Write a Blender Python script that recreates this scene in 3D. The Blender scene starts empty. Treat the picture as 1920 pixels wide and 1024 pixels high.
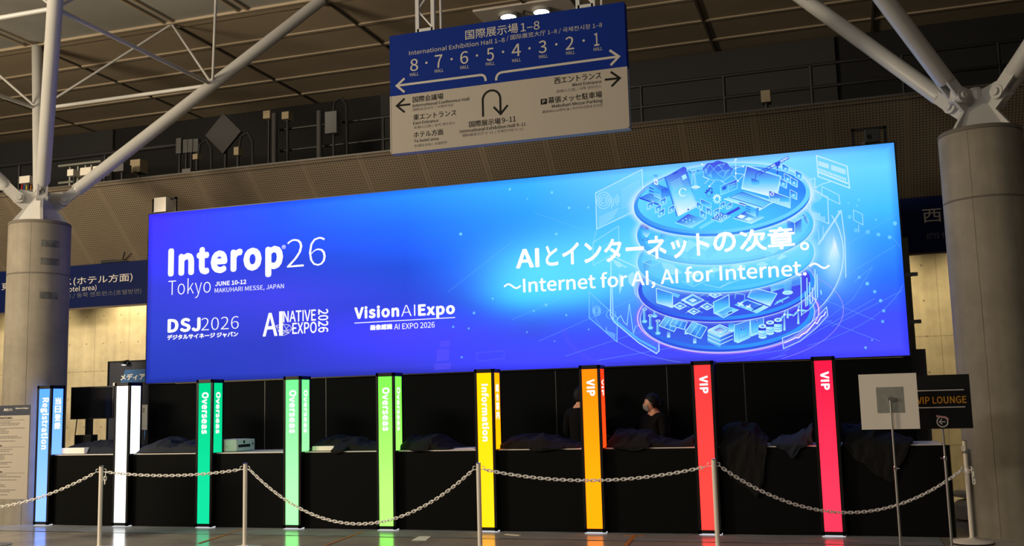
import bpy, bmesh, math, os, random
from mathutils import Vector, Matrix, Quaternion, noise

S = bpy.context.scene
COL = S.collection
random.seed(7)
PI = math.pi

# ------------------------------------------------------------------ camera, world, lights, exposure
F_PX = 1926.0974
YAW, PITCH, ROLL = -0.3142, 0.1273, -0.0261
CAM = Vector((2.97446, -12.58733, 1.6))
fw = Vector((math.sin(YAW) * math.cos(PITCH), math.cos(YAW) * math.cos(PITCH), math.sin(PITCH)))
_rt = Vector((math.cos(YAW), -math.sin(YAW), 0.0))
_up = _rt.cross(fw)
RT = _rt * math.cos(ROLL) + _up * math.sin(ROLL)
UP = _up * math.cos(ROLL) - _rt * math.sin(ROLL)
cd = bpy.data.cameras.new('camera')
cam = bpy.data.objects.new('camera', cd)
COL.objects.link(cam)
m = Matrix((RT, UP, -fw)).transposed().to_4x4()
m.translation = CAM
cam.matrix_world = m
cd.sensor_fit = 'HORIZONTAL'
cd.sensor_width = 36.0
cd.lens = 36.0 * F_PX / 1920.0
cd.clip_end = 200
S.camera = cam

vs = S.view_settings
S.display_settings.display_device = 'sRGB'
vs.view_transform = 'Standard'
vs.look = 'None'
vs.exposure = 0.0
vs.gamma = 1.0
vs.use_curve_mapping = False

W = bpy.data.worlds.new('world')
S.world = W
W.use_nodes = True
W.node_tree.nodes['Background'].inputs[0].default_value = (1.0, 0.86, 0.68, 1)
W.node_tree.nodes['Background'].inputs[1].default_value = 0.07


def lamp(name, kind, loc, aim, energy, color, size=1.0, size_y=None, spot=60, blend=0.6):
    d = bpy.data.lights.new(name, kind)
    d.energy = energy
    d.color = color
    if kind == 'AREA':
        d.size = size
        if size_y:
            d.shape = 'RECTANGLE'
            d.size_y = size_y
    elif kind == 'SPOT':
        d.shadow_soft_size = size
        d.spot_size = math.radians(spot)
        d.spot_blend = blend
    else:
        d.shadow_soft_size = size
    o = bpy.data.objects.new(name, d)
    o.location = loc
    o.rotation_euler = (Vector(aim) - Vector(loc)).to_track_quat('-Z', 'Y').to_euler()
    COL.objects.link(o)
    return o


WARM = (1.0, 0.82, 0.58)
# lit ceiling fields of the hall behind the photographer, high up on the left and the right
lamp('hall_light', 'AREA', (-4.5, -15.0, 8.9), (-5.0, 0.0, 2.0), 820, (1.0, 0.91, 0.79), 5.0, 2.5)
lamp('hall_light', 'AREA', (-12.0, -15.0, 8.9), (-9.0, 0.0, 1.5), 330, (1.0, 0.91, 0.79), 7.0, 2.0)
# added fill with no fixture seen, aimed up to brighten the hall ceiling
lamp('ceiling_fill', 'AREA', (-13.0, -9.0, 5.2), (-6.5, 4.5, 9.1), 1500, (1.0, 0.82, 0.58), 3.0, 1.2)
# wall washers in the slot between the blue fascia and the concrete wall
for _x in (-14.2, -11.6, -9.0, 3.2, 5.6):
    lamp('wall_washer', 'SPOT', (_x, 4.95, 4.55), (_x, 5.75, 2.2), 290, (1.0, 0.80, 0.45), 0.08, spot=120, blend=0.8)


# ------------------------------------------------------------------ pixel -> point on a real plane
def ray(px, py):
    return fw * F_PX + RT * (px - 960.0) + UP * (512.0 - py)


def on_y(px, py, y):
    d = ray(px, py)
    return CAM + d * ((y - CAM.y) / d.y)


def on_z(px, py, z):
    d = ray(px, py)
    return CAM + d * ((z - CAM.z) / d.z)


def lin(c):
    c = c / 255.0
    return c / 12.92 if c <= 0.04045 else ((c + 0.055) / 1.055) ** 2.4


def rgb(r, g, b, a=1.0):
    return (lin(r), lin(g), lin(b), a)


# ------------------------------------------------------------------ materials
def mat(name, color, rough=0.6, metal=0.0, spec=0.5, noise_scale=0, noise_amt=0.0, bump=0.0, bump_scale=20, coat=0.0):
    M = bpy.data.materials.new(name)
    M.use_nodes = True
    N, L = M.node_tree.nodes, M.node_tree.links
    b = N['Principled BSDF']
    b.inputs['Base Color'].default_value = color
    b.inputs['Roughness'].default_value = rough
    b.inputs['Metallic'].default_value = metal
    b.inputs['Specular IOR Level'].default_value = spec
    b.inputs['Coat Weight'].default_value = coat
    if noise_scale:
        tc = N.new('ShaderNodeTexCoord')
        nz = N.new('ShaderNodeTexNoise')
        nz.inputs['Scale'].default_value = noise_scale
        nz.inputs['Detail'].default_value = 6
        L.new(tc.outputs['Object'], nz.inputs['Vector'])
        mr = N.new('ShaderNodeMapRange')
        mr.inputs[1].default_value = 0.3
        mr.inputs[2].default_value = 0.7
        mr.inputs[3].default_value = 1 - noise_amt
        mr.inputs[4].default_value = 1 + noise_amt
        L.new(nz.outputs['Fac'], mr.inputs[0])
        mx = N.new('ShaderNodeVectorMath')
        mx.operation = 'SCALE'
        mx.inputs[0].default_value = color[:3]
        L.new(mr.outputs[0], mx.inputs['Scale'])
        L.new(mx.outputs[0], b.inputs['Base Color'])
    if bump:
        tc = N.new('ShaderNodeTexCoord')
        nz = N.new('ShaderNodeTexNoise')
        nz.inputs['Scale'].default_value = bump_scale
        nz.inputs['Detail'].default_value = 4
        L.new(tc.outputs['Object'], nz.inputs['Vector'])
        bp = N.new('ShaderNodeBump')
        bp.inputs['Strength'].default_value = bump
        bp.inputs['Distance'].default_value = 0.02
        L.new(nz.outputs['Fac'], bp.inputs['Height'])
        L.new(bp.outputs[0], b.inputs['Normal'])
    return M


def emit(name, color, strength=1.0, sample=True):
    M = bpy.data.materials.new(name)
    M.use_nodes = True
    N, L = M.node_tree.nodes, M.node_tree.links
    N.remove(N['Principled BSDF'])
    e = N.new('ShaderNodeEmission')
    e.inputs[0].default_value = color
    e.inputs[1].default_value = strength
    L.new(e.outputs[0], N['Material Output'].inputs[0])
    if not sample:
        M.cycles.emission_sampling = 'NONE'
    return M


def math_node(N, L, op, a, b=None, clamp=False):
    n = N.new('ShaderNodeMath')
    n.operation = op
    n.use_clamp = clamp
    for i, v in enumerate((a, b)):
        if v is None:
            continue
        if isinstance(v, (int, float)):
            n.inputs[i].default_value = v
        else:
            L.new(v, n.inputs[i])
    return n.outputs[0]


def concrete_mat(name, color, holes=True, panel=(0.9, 1.8), seam=0.35, amt=0.22):
    """board-marked concrete with formwork seams and tie holes"""
    M = mat(name, color, 0.75, spec=0.3)
    N, L = M.node_tree.nodes, M.node_tree.links
    b = N['Principled BSDF']
    tc = N.new('ShaderNodeTexCoord')
    nz = N.new('ShaderNodeTexNoise')
    nz.inputs['Scale'].default_value = 1.6
    nz.inputs['Detail'].default_value = 8
    nz.inputs['Roughness'].default_value = 0.65
    L.new(tc.outputs['Object'], nz.inputs['Vector'])
    mr = N.new('ShaderNodeMapRange')
    mr.inputs[1].default_value = 0.3
    mr.inputs[2].default_value = 0.7
    mr.inputs[3].default_value = 1 - amt
    mr.inputs[4].default_value = 1 + amt
    L.new(nz.outputs['Fac'], mr.inputs[0])
    # vertical streaks
    mp = N.new('ShaderNodeMapping')
    mp.inputs['Scale'].default_value = (7, 7, 0.35)
    L.new(tc.outputs['Object'], mp.inputs['Vector'])
    n2 = N.new('ShaderNodeTexNoise')
    n2.inputs['Scale'].default_value = 1.0
    n2.inputs['Detail'].default_value = 5
    L.new(mp.outputs[0], n2.inputs['Vector'])
    m2 = N.new('ShaderNodeMapRange')
    m2.inputs[1].default_value = 0.3
    m2.inputs[2].default_value = 0.7
    m2.inputs[3].default_value = 0.9
    m2.inputs[4].default_value = 1.08
    L.new(n2.outputs['Fac'], m2.inputs[0])
    fac = math_node(N, L, 'MULTIPLY', mr.outputs[0], m2.outputs[0])
    if holes:
        sx = N.new('ShaderNodeSeparateXYZ')
        L.new(tc.outputs['Object'], sx.inputs[0])
        fx = math_node(N, L, 'FRACT', math_node(N, L, 'DIVIDE', math_node(N, L, 'ADD', sx.outputs[0], 50.0), panel[0]))
        fz = math_node(N, L, 'FRACT', math_node(N, L, 'DIVIDE', math_node(N, L, 'ADD', sx.outputs[2], 50.55), panel[1]))
        ex = math_node(N, L, 'LESS_THAN', math_node(N, L, 'ABSOLUTE', math_node(N, L, 'SUBTRACT', fx, 0.5)), 0.006)
        ez = math_node(N, L, 'LESS_THAN', math_node(N, L, 'ABSOLUTE', math_node(N, L, 'SUBTRACT', fz, 0.5)), 0.004)
        sm = math_node(N, L, 'MAXIMUM', ex, ez)
        hx = math_node(N, L, 'MULTIPLY', math_node(N, L, 'ABSOLUTE', math_node(N, L, 'SUBTRACT', math_node(N, L, 'FRACT', math_node(N, L, 'MULTIPLY', fx, 2.0)), 0.5)), panel[0] * 0.5)
        hz = math_node(N, L, 'MULTIPLY', math_node(N, L, 'ABSOLUTE', math_node(N, L, 'SUBTRACT', math_node(N, L, 'FRACT', math_node(N, L, 'MULTIPLY', fz, 3.0)), 0.5)), panel[1] / 3)
        rr = math_node(N, L, 'SQRT', math_node(N, L, 'ADD', math_node(N, L, 'MULTIPLY', hx, hx), math_node(N, L, 'MULTIPLY', hz, hz)))
        hole = math_node(N, L, 'LESS_THAN', rr, 0.018)
        dark = math_node(N, L, 'MAXIMUM', math_node(N, L, 'MULTIPLY', sm, seam), math_node(N, L, 'MULTIPLY', hole, 0.5))
        fac = math_node(N, L, 'MULTIPLY', fac, math_node(N, L, 'SUBTRACT', 1.0, dark))
    mx = N.new('ShaderNodeVectorMath')
    mx.operation = 'SCALE'
    mx.inputs[0].default_value = color[:3]
    L.new(fac, mx.inputs['Scale'])
    L.new(mx.outputs[0], b.inputs['Base Color'])
    return M


def perforated_mat():
    M = mat('perforated_metal', (0.185, 0.148, 0.104, 1), 0.55, 0.0, 0.4)
    N, L = M.node_tree.nodes, M.node_tree.links
    b = N['Principled BSDF']
    uv = N.new('ShaderNodeUVMap')
    uv.uv_map = 'sheet'
    sx = N.new('ShaderNodeSeparateXYZ')
    L.new(uv.outputs[0], sx.inputs[0])
    P = 0.046

    def cell(s):
        return math_node(N, L, 'SUBTRACT', math_node(N, L, 'FRACT', math_node(N, L, 'DIVIDE', s, P)), 0.5)
    a, c = cell(sx.outputs[0]), cell(sx.outputs[1])
    rr = math_node(N, L, 'SQRT', math_node(N, L, 'ADD', math_node(N, L, 'MULTIPLY', a, a), math_node(N, L, 'MULTIPLY', c, c)))
    hole = math_node(N, L, 'LESS_THAN', rr, 0.27)
    # sheet borders are left unpunched; the joint itself is a thin dark gap
    px = math_node(N, L, 'ABSOLUTE', math_node(N, L, 'SUBTRACT', math_node(N, L, 'FRACT', math_node(N, L, 'DIVIDE', sx.outputs[0], 1.1)), 0.5))
    solid = math_node(N, L, 'LESS_THAN', px, 0.462)
    gap = math_node(N, L, 'GREATER_THAN', px, 0.496)
    d = math_node(N, L, 'MULTIPLY', math_node(N, L, 'MULTIPLY', hole, solid), 0.8)
    d = math_node(N, L, 'MAXIMUM', d, math_node(N, L, 'MULTIPLY', gap, 0.55))
    nz = N.new('ShaderNodeTexNoise')
    nz.inputs['Scale'].default_value = 0.8
    L.new(uv.outputs[0], nz.inputs['Vector'])
    v = math_node(N, L, 'MULTIPLY', math_node(N, L, 'SUBTRACT', 1.0, d), math_node(N, L, 'ADD', 0.75, math_node(N, L, 'MULTIPLY', nz.outputs['Fac'], 0.5)))
    mx = N.new('ShaderNodeVectorMath')
    mx.operation = 'SCALE'
    mx.inputs[0].default_value = (0.185, 0.148, 0.104)
    L.new(v, mx.inputs['Scale'])
    L.new(mx.outputs[0], b.inputs['Base Color'])
    return M


M_FLOOR = mat('polished_concrete_floor', rgb(170, 162, 150), 0.17, spec=0.7, noise_scale=1.2, noise_amt=0.25, bump=0.06, bump_scale=3)
M_FILM = mat('plastic_film', rgb(160, 166, 172), 0.2, spec=1.0, noise_scale=2.0, noise_amt=0.12, bump=0.5, bump_scale=4)
M_CEIL = mat('ceiling_panel_beige', (0.36, 0.29, 0.20, 1), 0.7, noise_scale=0.6, noise_amt=0.12)
M_CEILG = mat('ceiling_panel_grey', (0.33, 0.325, 0.30, 1), 0.7, noise_scale=0.5, noise_amt=0.12)
M_RIDGE = mat('ceiling_batten', (0.37, 0.30, 0.21, 1), 0.7)
M_GAP = mat('ceiling_gap_dark', (0.10, 0.08, 0.056, 1), 0.9)
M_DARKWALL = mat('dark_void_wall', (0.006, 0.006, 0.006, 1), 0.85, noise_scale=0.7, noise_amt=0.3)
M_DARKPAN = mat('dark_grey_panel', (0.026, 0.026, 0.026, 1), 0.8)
M_CONC = concrete_mat('concrete_wall', (0.44, 0.385, 0.27, 1))
M_COLC = concrete_mat('concrete_column', (0.225, 0.20, 0.155, 1), holes=False, amt=0.2)
M_STAIN = mat('column_residue', (0.10, 0.10, 0.088, 1), 0.9, noise_scale=9, noise_amt=0.45)
M_SEAM = mat('column_joint', (0.12, 0.105, 0.085, 1), 0.9)
M_STEEL = mat('white_painted_steel', (0.44, 0.435, 0.415, 1), 0.38, spec=0.5, noise_scale=1.5, noise_amt=0.06)
M_PERF = perforated_mat()
M_NAVY = mat('navy_fascia', rgb(7, 24, 74), 0.6, spec=0.12)
M_NAVYE = mat('fascia_edge_trim', rgb(90, 78, 66), 0.5)
M_BLACK = mat('black_panel', (0.0042, 0.0050, 0.0056, 1), 0.7, spec=0.02)
M_BLACKC = mat('black_counter_laminate', (0.0064, 0.0066, 0.0064, 1), 0.7, spec=0.02)
M_SEAMB = mat('black_panel_joint', (0.022, 0.022, 0.024, 1), 0.4)
M_FRAME = mat('black_powder_coated_frame', (0.006, 0.006, 0.006, 1), 0.3, spec=0.4)
M_TOP = mat('grey_white_worktop', rgb(214, 208, 198), 0.4)
M_PLATE = emit('glowing_foot_strip', (0.92, 0.95, 1.0, 1), 0.75)
M_CLOTH = mat('black_cloth', (0.0085, 0.0082, 0.008, 1), 0.85, spec=0.15, bump=0.6, bump_scale=9)
M_CLOTHB = mat('navy_black_cloth', (0.009, 0.012, 0.019, 1), 0.75, spec=0.25, bump=0.6, bump_scale=9)
M_WHITEP = mat('off_white_plastic', rgb(236, 230, 217), 0.45)
M_DARKP = mat('dark_plastic', (0.012, 0.012, 0.012, 1), 0.4)
M_SCREEN = mat('dark_screen_glass', (0.006, 0.006, 0.007, 1), 0.15, spec=0.6)
M_POST = mat('white_post_enamel', rgb(236, 228, 212), 0.4)
M_CHROME = mat('chrome', (0.62, 0.62, 0.62, 1), 0.15, metal=1.0)
M_CHAIN = mat('white_plastic_chain', rgb(244, 240, 230), 0.45)
M_SIGNB = mat('sign_blue', rgb(6, 36, 116), 0.6, spec=0.08)
M_SIGNW = mat('sign_white', rgb(156, 149, 138), 0.6, spec=0.15)
M_SIGNT = mat('sign_lettering_white', rgb(172, 168, 160), 0.6, spec=0.15)
M_SIGNK = mat('sign_lettering_black', (0.012, 0.0115, 0.011, 1), 0.7, spec=0.05)
M_SIGNG = mat('sign_lettering_grey', (0.13, 0.12, 0.11, 1), 0.7, spec=0.05)
M_BOARD = mat('white_foam_board', rgb(222, 215, 202), 0.7, spec=0.2)
M_BOARDC = mat('cream_printed_board', rgb(166, 158, 145), 0.7, spec=0.2)
M_BOARDK = mat('black_foam_board', (0.009, 0.009, 0.009, 1), 0.6, spec=0.15)
M_ALU = mat('brushed_aluminium', (0.42, 0.43, 0.42, 1), 0.4, metal=0.8)
M_MOUNT = mat('grey_steel_mount', (0.30, 0.31, 0.27, 1), 0.45, metal=0.35, noise_scale=18, noise_amt=0.1)
M_GOLD = mat('gold_lettering', rgb(214, 150, 24), 0.45)
M_LGREY = mat('light_lettering', rgb(215, 210, 200), 0.5)
M_FASCT = mat('fascia_lettering', rgb(214, 208, 200), 0.6, spec=0.1)
M_FASCG = mat('fascia_lettering_grey', rgb(104, 104, 112), 0.6, spec=0.1)
M_EDGE = mat('band_edge', rgb(80, 74, 66), 0.5)
M_PINK = mat('pink_tape', rgb(196, 150, 150), 0.5)
M_TAPE = mat('orange_floor_tape', rgb(178, 112, 40), 0.6, noise_scale=14, noise_amt=0.35)
M_PAPER = mat('white_paper', rgb(235, 235, 230), 0.6)
M_SKIN = mat('skin', rgb(205, 150, 118), 0.5)
M_HAIR = mat('black_hair', (0.004, 0.0035, 0.003, 1), 0.6, spec=0.2)
M_COAT = mat('black_clothes', (0.005, 0.0048, 0.0048, 1), 0.9, spec=0.1)
M_MASK = mat('white_mask', rgb(150, 148, 146), 0.8)
M_GALV = mat('grey_green_scaffold', rgb(120, 118, 95), 0.6)
M_BEIGEB = mat('beige_box', rgb(146, 132, 104), 0.6)
M_GREYB = mat('grey_box', rgb(88, 88, 88), 0.6)
M_GREYD = mat("dark_grey_metal", rgb(54, 53, 54), 0.7)
M_PIPE = mat('dark_steel_pipe', (0.02, 0.02, 0.021, 1), 0.5, metal=0.3)
M_RAIL = mat('black_railing', (0.012, 0.012, 0.012, 1), 0.5)
M_LAMPG = emit('lamp_glow', (1.0, 0.95, 0.82, 1), 28.0)
M_LAMPP = mat('lamp_panel', (0.72, 0.66, 0.58, 1), 0.5)
M_SPOTG = emit('small_lamp_glow', (1, 1, 1, 1), 2.0)
M_TEXTW = emit('display_lettering_glow', (1, 1, 1, 1), 1.05, sample=False)
M_POSTERB = mat('poster_navy', rgb(12, 24, 48), 0.4)
M_POSTERL = mat('poster_blue', rgb(28, 100, 165), 0.4)


# ------------------------------------------------------------------ mesh builder
class MB:
    def __init__(self):
        self.v, self.f, self.mi = [], [], []

    def add(self, vs, fs, mi=0):
        o = len(self.v)
        self.v += [Vector(p) for p in vs]
        for f in fs:
            self.f.append([i + o for i in f])
            self.mi.append(mi)
        return self

    def box(self, x0, x1, y0, y1, z0, z1, mi=0):
        return self.add([(x0, y0, z0), (x1, y0, z0), (x1, y1, z0), (x0, y1, z0), (x0, y0, z1), (x1, y0, z1), (x1, y1, z1), (x0, y1, z1)],
                        [(0, 3, 2, 1), (4, 5, 6, 7), (0, 1, 5, 4), (1, 2, 6, 5), (2, 3, 7, 6), (3, 0, 4, 7)], mi)

    def cbox(self, c, s, mi=0, rot=None):
        c = Vector(c)
        b = MB().box(-s[0] / 2, s[0] / 2, -s[1] / 2, s[1] / 2, -s[2] / 2, s[2] / 2)
        R = rot or Matrix.Identity(3)
        return self.add([R @ p + c for p in b.v], b.f, mi)

    def quad(self, a, b, c, d, mi=0):
        return self.add([a, b, c, d], [(0, 1, 2, 3)], mi)

    def prism(self, pts, d, mi=0):
        """closed polygon pts extruded by vector d"""
        n = len(pts)
        d = Vector(d)
        vs = [Vector(p) for p in pts] + [Vector(p) + d for p in pts]
        fs = [tuple(range(n))[::-1], tuple(range(n, 2 * n))]
        fs += [(i, (i + 1) % n, n + (i + 1) % n, n + i) for i in range(n)]
        return self.add(vs, fs, mi)

    def tube(self, a, b, r, n=12, r2=None, mi=0):
        return self.path([a, b], r, n, radii=[r, r if r2 is None else r2], mi=mi)

    def path(self, pts, r, n=8, radii=None, closed=False, mi=0):
        pts = [Vector(p) for p in pts]
        k = len(pts)
        vs, fs = [], []
        prev = None
        for i, p in enumerate(pts):
            if closed:
                t = pts[(i + 1) % k] - pts[i - 1]
            else:
                t = pts[min(i + 1, k - 1)] - pts[max(i - 1, 0)]
            t.normalize()
            if prev is None:
                u = t.orthogonal().normalized()
            else:
                u = (prev - t * prev.dot(t))
                u = u.normalized() if u.length > 1e-6 else t.orthogonal().normalized()
            prev = u
            w = t.cross(u)
            rr = radii[i] if radii else r
            for j in range(n):
                a = 2 * PI * j / n
                vs.append(p + (u * math.cos(a) + w * math.sin(a)) * rr)
        for i in range(k if closed else k - 1):
            for j in range(n):
                a, b = i * n + j, i * n + (j + 1) % n
                c, d = ((i + 1) % k) * n + (j + 1) % n, ((i + 1) % k) * n + j
                fs.append((a, b, c, d))
        if not closed:
            fs.append(tuple(range(n))[::-1])
            fs.append(tuple(range((k - 1) * n, k * n)))
        return self.add(vs, fs, mi)

    def lathe(self, prof, c=(0, 0, 0), n=32, mi=0):
        c = Vector(c)
        vs, fs = [], []
        k = len(prof)
        for (r, z) in prof:
            for j in range(n):
                a = 2 * PI * j / n
                vs.append(c + Vector((r * math.cos(a), r * math.sin(a), z)))
        for i in range(k - 1):
            for j in range(n):
                fs.append((i * n + j, i * n + (j + 1) % n, (i + 1) * n + (j + 1) % n, (i + 1) * n + j))
        fs.append(tuple(range(n))[::-1])
        fs.append(tuple(range((k - 1) * n, k * n)))
        return self.add(vs, fs, mi)

    def build(self, name, mats, parent=None, smooth=False, bevel=0.0, loc=None):
        me = bpy.data.meshes.new(name)
        o = bpy.data.objects.new(name, me)
        off = Vector((0, 0, 0))
        if parent is not None:
            off = world_loc(parent)
        elif loc is not None:
            off = Vector(loc)
        me.from_pydata([v - off for v in self.v], [], self.f)
        if not isinstance(mats, (list, tuple)):
            mats = [mats]
        for q in mats:
            me.materials.append(q)
        if len(mats) > 1:
            me.polygons.foreach_set('material_index', self.mi)
        bm = bmesh.new()
        bm.from_mesh(me)
        bmesh.ops.recalc_face_normals(bm, faces=bm.faces)
        if bevel:
            bmesh.ops.bevel(bm, geom=[e for e in bm.edges], offset=bevel, segments=2, affect='EDGES', profile=0.7)
        bm.to_mesh(me)
        bm.free()
        if smooth:
            smooth_mesh(me)
        COL.objects.link(o)
        if parent is not None:
            o.parent = parent
        elif loc is not None:
            o.location = off
        return o


def smooth_mesh(me, ang=40):
    me.polygons.foreach_set('use_smooth', [True] * len(me.polygons))
    try:
        me.set_sharp_from_angle(angle=math.radians(ang))
    except Exception:
        pass


def world_loc(o):
    p = Vector(o.location)
    while o.parent is not None:
        o = o.parent
        p += Vector(o.location)
    return p


def tag(o, label, cat, group=None):
    o['label'] = label
    o['category'] = cat
    if group:
        o['group'] = group
    return o


def thing(name, label, cat, loc, group=None):
    o = bpy.data.objects.new(name, None)
    o.empty_display_size = 0.1
    o.location = loc
    COL.objects.link(o)
    return tag(o, label, cat, group)


def struct(o):
    o['kind'] = 'structure'
    return o


# ------------------------------------------------------------------ lettering
try:                                   # Blender's own bundled sans face; its built-in one if it is missing
    FONT = bpy.data.fonts.load(os.path.join(bpy.utils.resource_path('LOCAL'), 'datafiles', 'fonts', 'Noto Sans CJK Regular.woff2'))
except Exception:
    FONT = None


def glyph_mesh(body, offset=0.0, spacing=1.0):
    c = bpy.data.curves.new('lettering', 'FONT')
    if FONT is not None:
        c.font = FONT
    c.body = body
    c.offset = offset
    c.space_character = spacing
    c.resolution_u = 3
    c.fill_mode = 'FRONT'
    o = bpy.data.objects.new('lettering', c)
    COL.objects.link(o)
    dg = bpy.context.evaluated_depsgraph_get()
    dg.update()
    me = bpy.data.meshes.new_from_object(o.evaluated_get(dg), preserve_all_data_layers=False, depsgraph=dg)
    bpy.data.objects.remove(o)
    bpy.data.curves.remove(c)
    P = [Vector((v.co.x, v.co.y)) for v in me.vertices]
    Fs = [tuple(p.vertices) for p in me.polygons]
    bpy.data.meshes.remove(me)
    return P, Fs


CAP = max(p.y for p in glyph_mesh('H')[0])


def text_rect(body, x0, x1, zb, zt, material, parent, to3, mode='bbox', weight=0.0, spacing=1.0, rot=0, name='lettering', shear=0.0):
    """lettering fitted to a rectangle of a plane; to3(x, z) gives the point"""
    w = 0.0
    if weight > 0:
        w = CAP * weight * (2.1 if weight >= 0.01 else 1.2)
    base, fc = glyph_mesh(body, min(0.0, weight) * CAP / 0.7, spacing)
    co, dep, fs = [], [], []
    ring = [(0.0, 0.0)] + ([(w * math.cos(PI * q / 4), w * math.sin(PI * q / 4)) for q in range(8)] if w > 0 else [])
    for q, (dx, dy) in enumerate(ring):           # bold faces: the outline stroked with a round pen
        o = len(co)
        co += [Vector((p.x + dx, p.y + dy)) for p in base]
        dep += [q * 0.00006] * len(base)
        fs += [tuple(i + o for i in f) for f in fc]
    ys0 = [p.y for p in co]
    if rot == 1:                       # turned a quarter clockwise: reads downwards
        co = [Vector((p.y, -p.x)) for p in co]
    xs = [p.x for p in co]
    ys = [p.y for p in co]
    if mode == 'cap':
        y0, y1 = -w, CAP + w
    else:
        y0, y1 = min(ys), max(ys)
    xa, xb = min(xs), max(xs)
    off = world_loc(parent) if parent is not None else Vector((0, 0, 0))
    nrm = (to3(1, 0) - to3(0, 0)).cross(to3(0, 1) - to3(0, 0)).normalized()
    vs = []
    for p, dd in zip(co, dep):
        tx = (p.x - xa) / max(1e-6, xb - xa)
        tz = (p.y - y0) / max(1e-6, y1 - y0)
        vs.append(to3(x0 + (x1 - x0) * tx, zb + (zt - zb) * tz) + nrm * dd - off)
    me = bpy.data.meshes.new(name)
    me.from_pydata(vs, [], fs)
    me.materials.append(material)
    o = bpy.data.objects.new(name, me)
    COL.objects.link(o)
    o.parent = parent
    return o


def text_px(body, L, T, Rx, y, material, parent, lift=0.003, **k):
    """lettering on the upright plane at depth y: L bottom (or baseline) left, T top left, Rx a point of its right end"""
    a, t = on_y(L[0], L[1], y), on_y(T[0], T[1], y)
    r = on_y(Rx[0], Rx[1], y)
    return text_rect(body, a.x, r.x, a.z, t.z, material, parent, lambda x, z: Vector((x, y - lift, z)), **k)


def flat_line(mb, pts, w, y, mi=0, th=0.0):
    """strip of width w through (x,z) points on the plane y, with mitred corners"""
    n = len(pts)
    L, R = [], []
    for i, p in enumerate(pts):
        p = Vector(p)
        a = Vector(pts[max(i - 1, 0)])
        b = Vector(pts[min(i + 1, n - 1)])
        t1 = (p - a).normalized() if (p - a).length > 1e-9 else (b - p).normalized()
        t2 = (b - p).normalized() if (b - p).length > 1e-9 else t1
        t = (t1 + t2)
        t = t.normalized() if t.length > 1e-6 else t1
        nn = Vector((-t.y, t.x))
        s = 1.0 / max(0.45, nn.dot(Vector((-t1.y, t1.x))))
        L.append(p + nn * w * 0.5 * s)
        R.append(p - nn * w * 0.5 * s)
    for i in range(n - 1):
        q = [L[i], R[i], R[i + 1], L[i + 1]]
        mb.add([(c.x, y, c.y) for c in q], [(0, 1, 2, 3)], mi)
    return mb


# ================================================================== SETTING
struct(MB().box(-26, 16, -26, 9.6, -0.2, 0.0).build('floor', M_FLOOR))
ZC = 9.15
cx0, cx1 = -26, 16
ce = MB()
ce.box(cx0, cx1, 3.74, 9.6, ZC, ZC + 0.25, 0)
ce.box(cx0, cx1, -26, 3.74, ZC, ZC + 0.25, 1)
struct(ce.build('ceiling', [M_CEIL, M_CEILG]))
# light battens running along the hall, dark joints running to the back wall, thin double rails in the grey field
tr = MB()
for y in (3.78, 5.10, 6.27, 7.50, 8.67):
    w = 0.10 if y < 4 else 0.045
    tr.box(cx0, cx1, y - w, y + w, ZC - 0.03, ZC - 0.001)
tr.box(cx0, cx1, 3.60, 3.66, ZC - 0.05, ZC - 0.001)
for x in (-15.6, -12.5, -9.16, -7.5, -5.85, -4.2, -2.5, 0.75, 3.9, 7.2):
    for s in (-0.10, 0.10):
        tr.box(x + s - 0.025, x + s + 0.025, -14, 3.6, ZC - 0.04, ZC - 0.001)
struct(tr.build('trim_1', M_RIDGE))
tr = MB()
for x in (-15.8, -12.5, -9.16, -5.85, -2.45, 0.62, 3.85, 7.1):
    tr.box(x - 0.022, x + 0.022, 3.9, 9.4, ZC - 0.034, ZC - 0.0005)
struct(tr.build('trim_2', M_GAP))

# concrete back wall, blue fascia in front of it, perforated sheet sloping up and forward, dark void above
struct(MB().box(-26, 16, 5.9, 6.2, 0, 5.2).build('wall_back', M_CONC))
YB, ZB0, ZB1 = 4.3, 3.725, 4.62
pf = MB()
pf.quad((-26, YB, ZB1), (16, YB, ZB1), (16, 3.0, 5.92), (-26, 3.0, 5.92))
pf.quad((-26, YB + 0.03, ZB1), (16, YB + 0.03, ZB1), (16, 3.03, 5.94), (-26, 3.03, 5.94))
pfo = struct(pf.build('wall_upper', M_PERF))
uvl = pfo.data.uv_layers.new(name='sheet')
for lp in pfo.data.loops:
    co = pfo.data.vertices[lp.vertex_index].co
    uvl.data[lp.index].uv = (co.x + 40.0, (YB - co.y) * 1.41421)
struct(MB().box(-26, 16, 2.985, 3.045, 5.915, 5.945).build('trim_3', M_EDGE))
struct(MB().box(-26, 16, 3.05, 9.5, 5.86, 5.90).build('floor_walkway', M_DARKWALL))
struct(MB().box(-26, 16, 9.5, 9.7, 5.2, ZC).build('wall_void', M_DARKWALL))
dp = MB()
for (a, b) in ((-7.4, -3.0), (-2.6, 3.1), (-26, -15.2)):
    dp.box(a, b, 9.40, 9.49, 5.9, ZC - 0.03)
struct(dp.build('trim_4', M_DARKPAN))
M_FASC = M_NAVY
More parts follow.
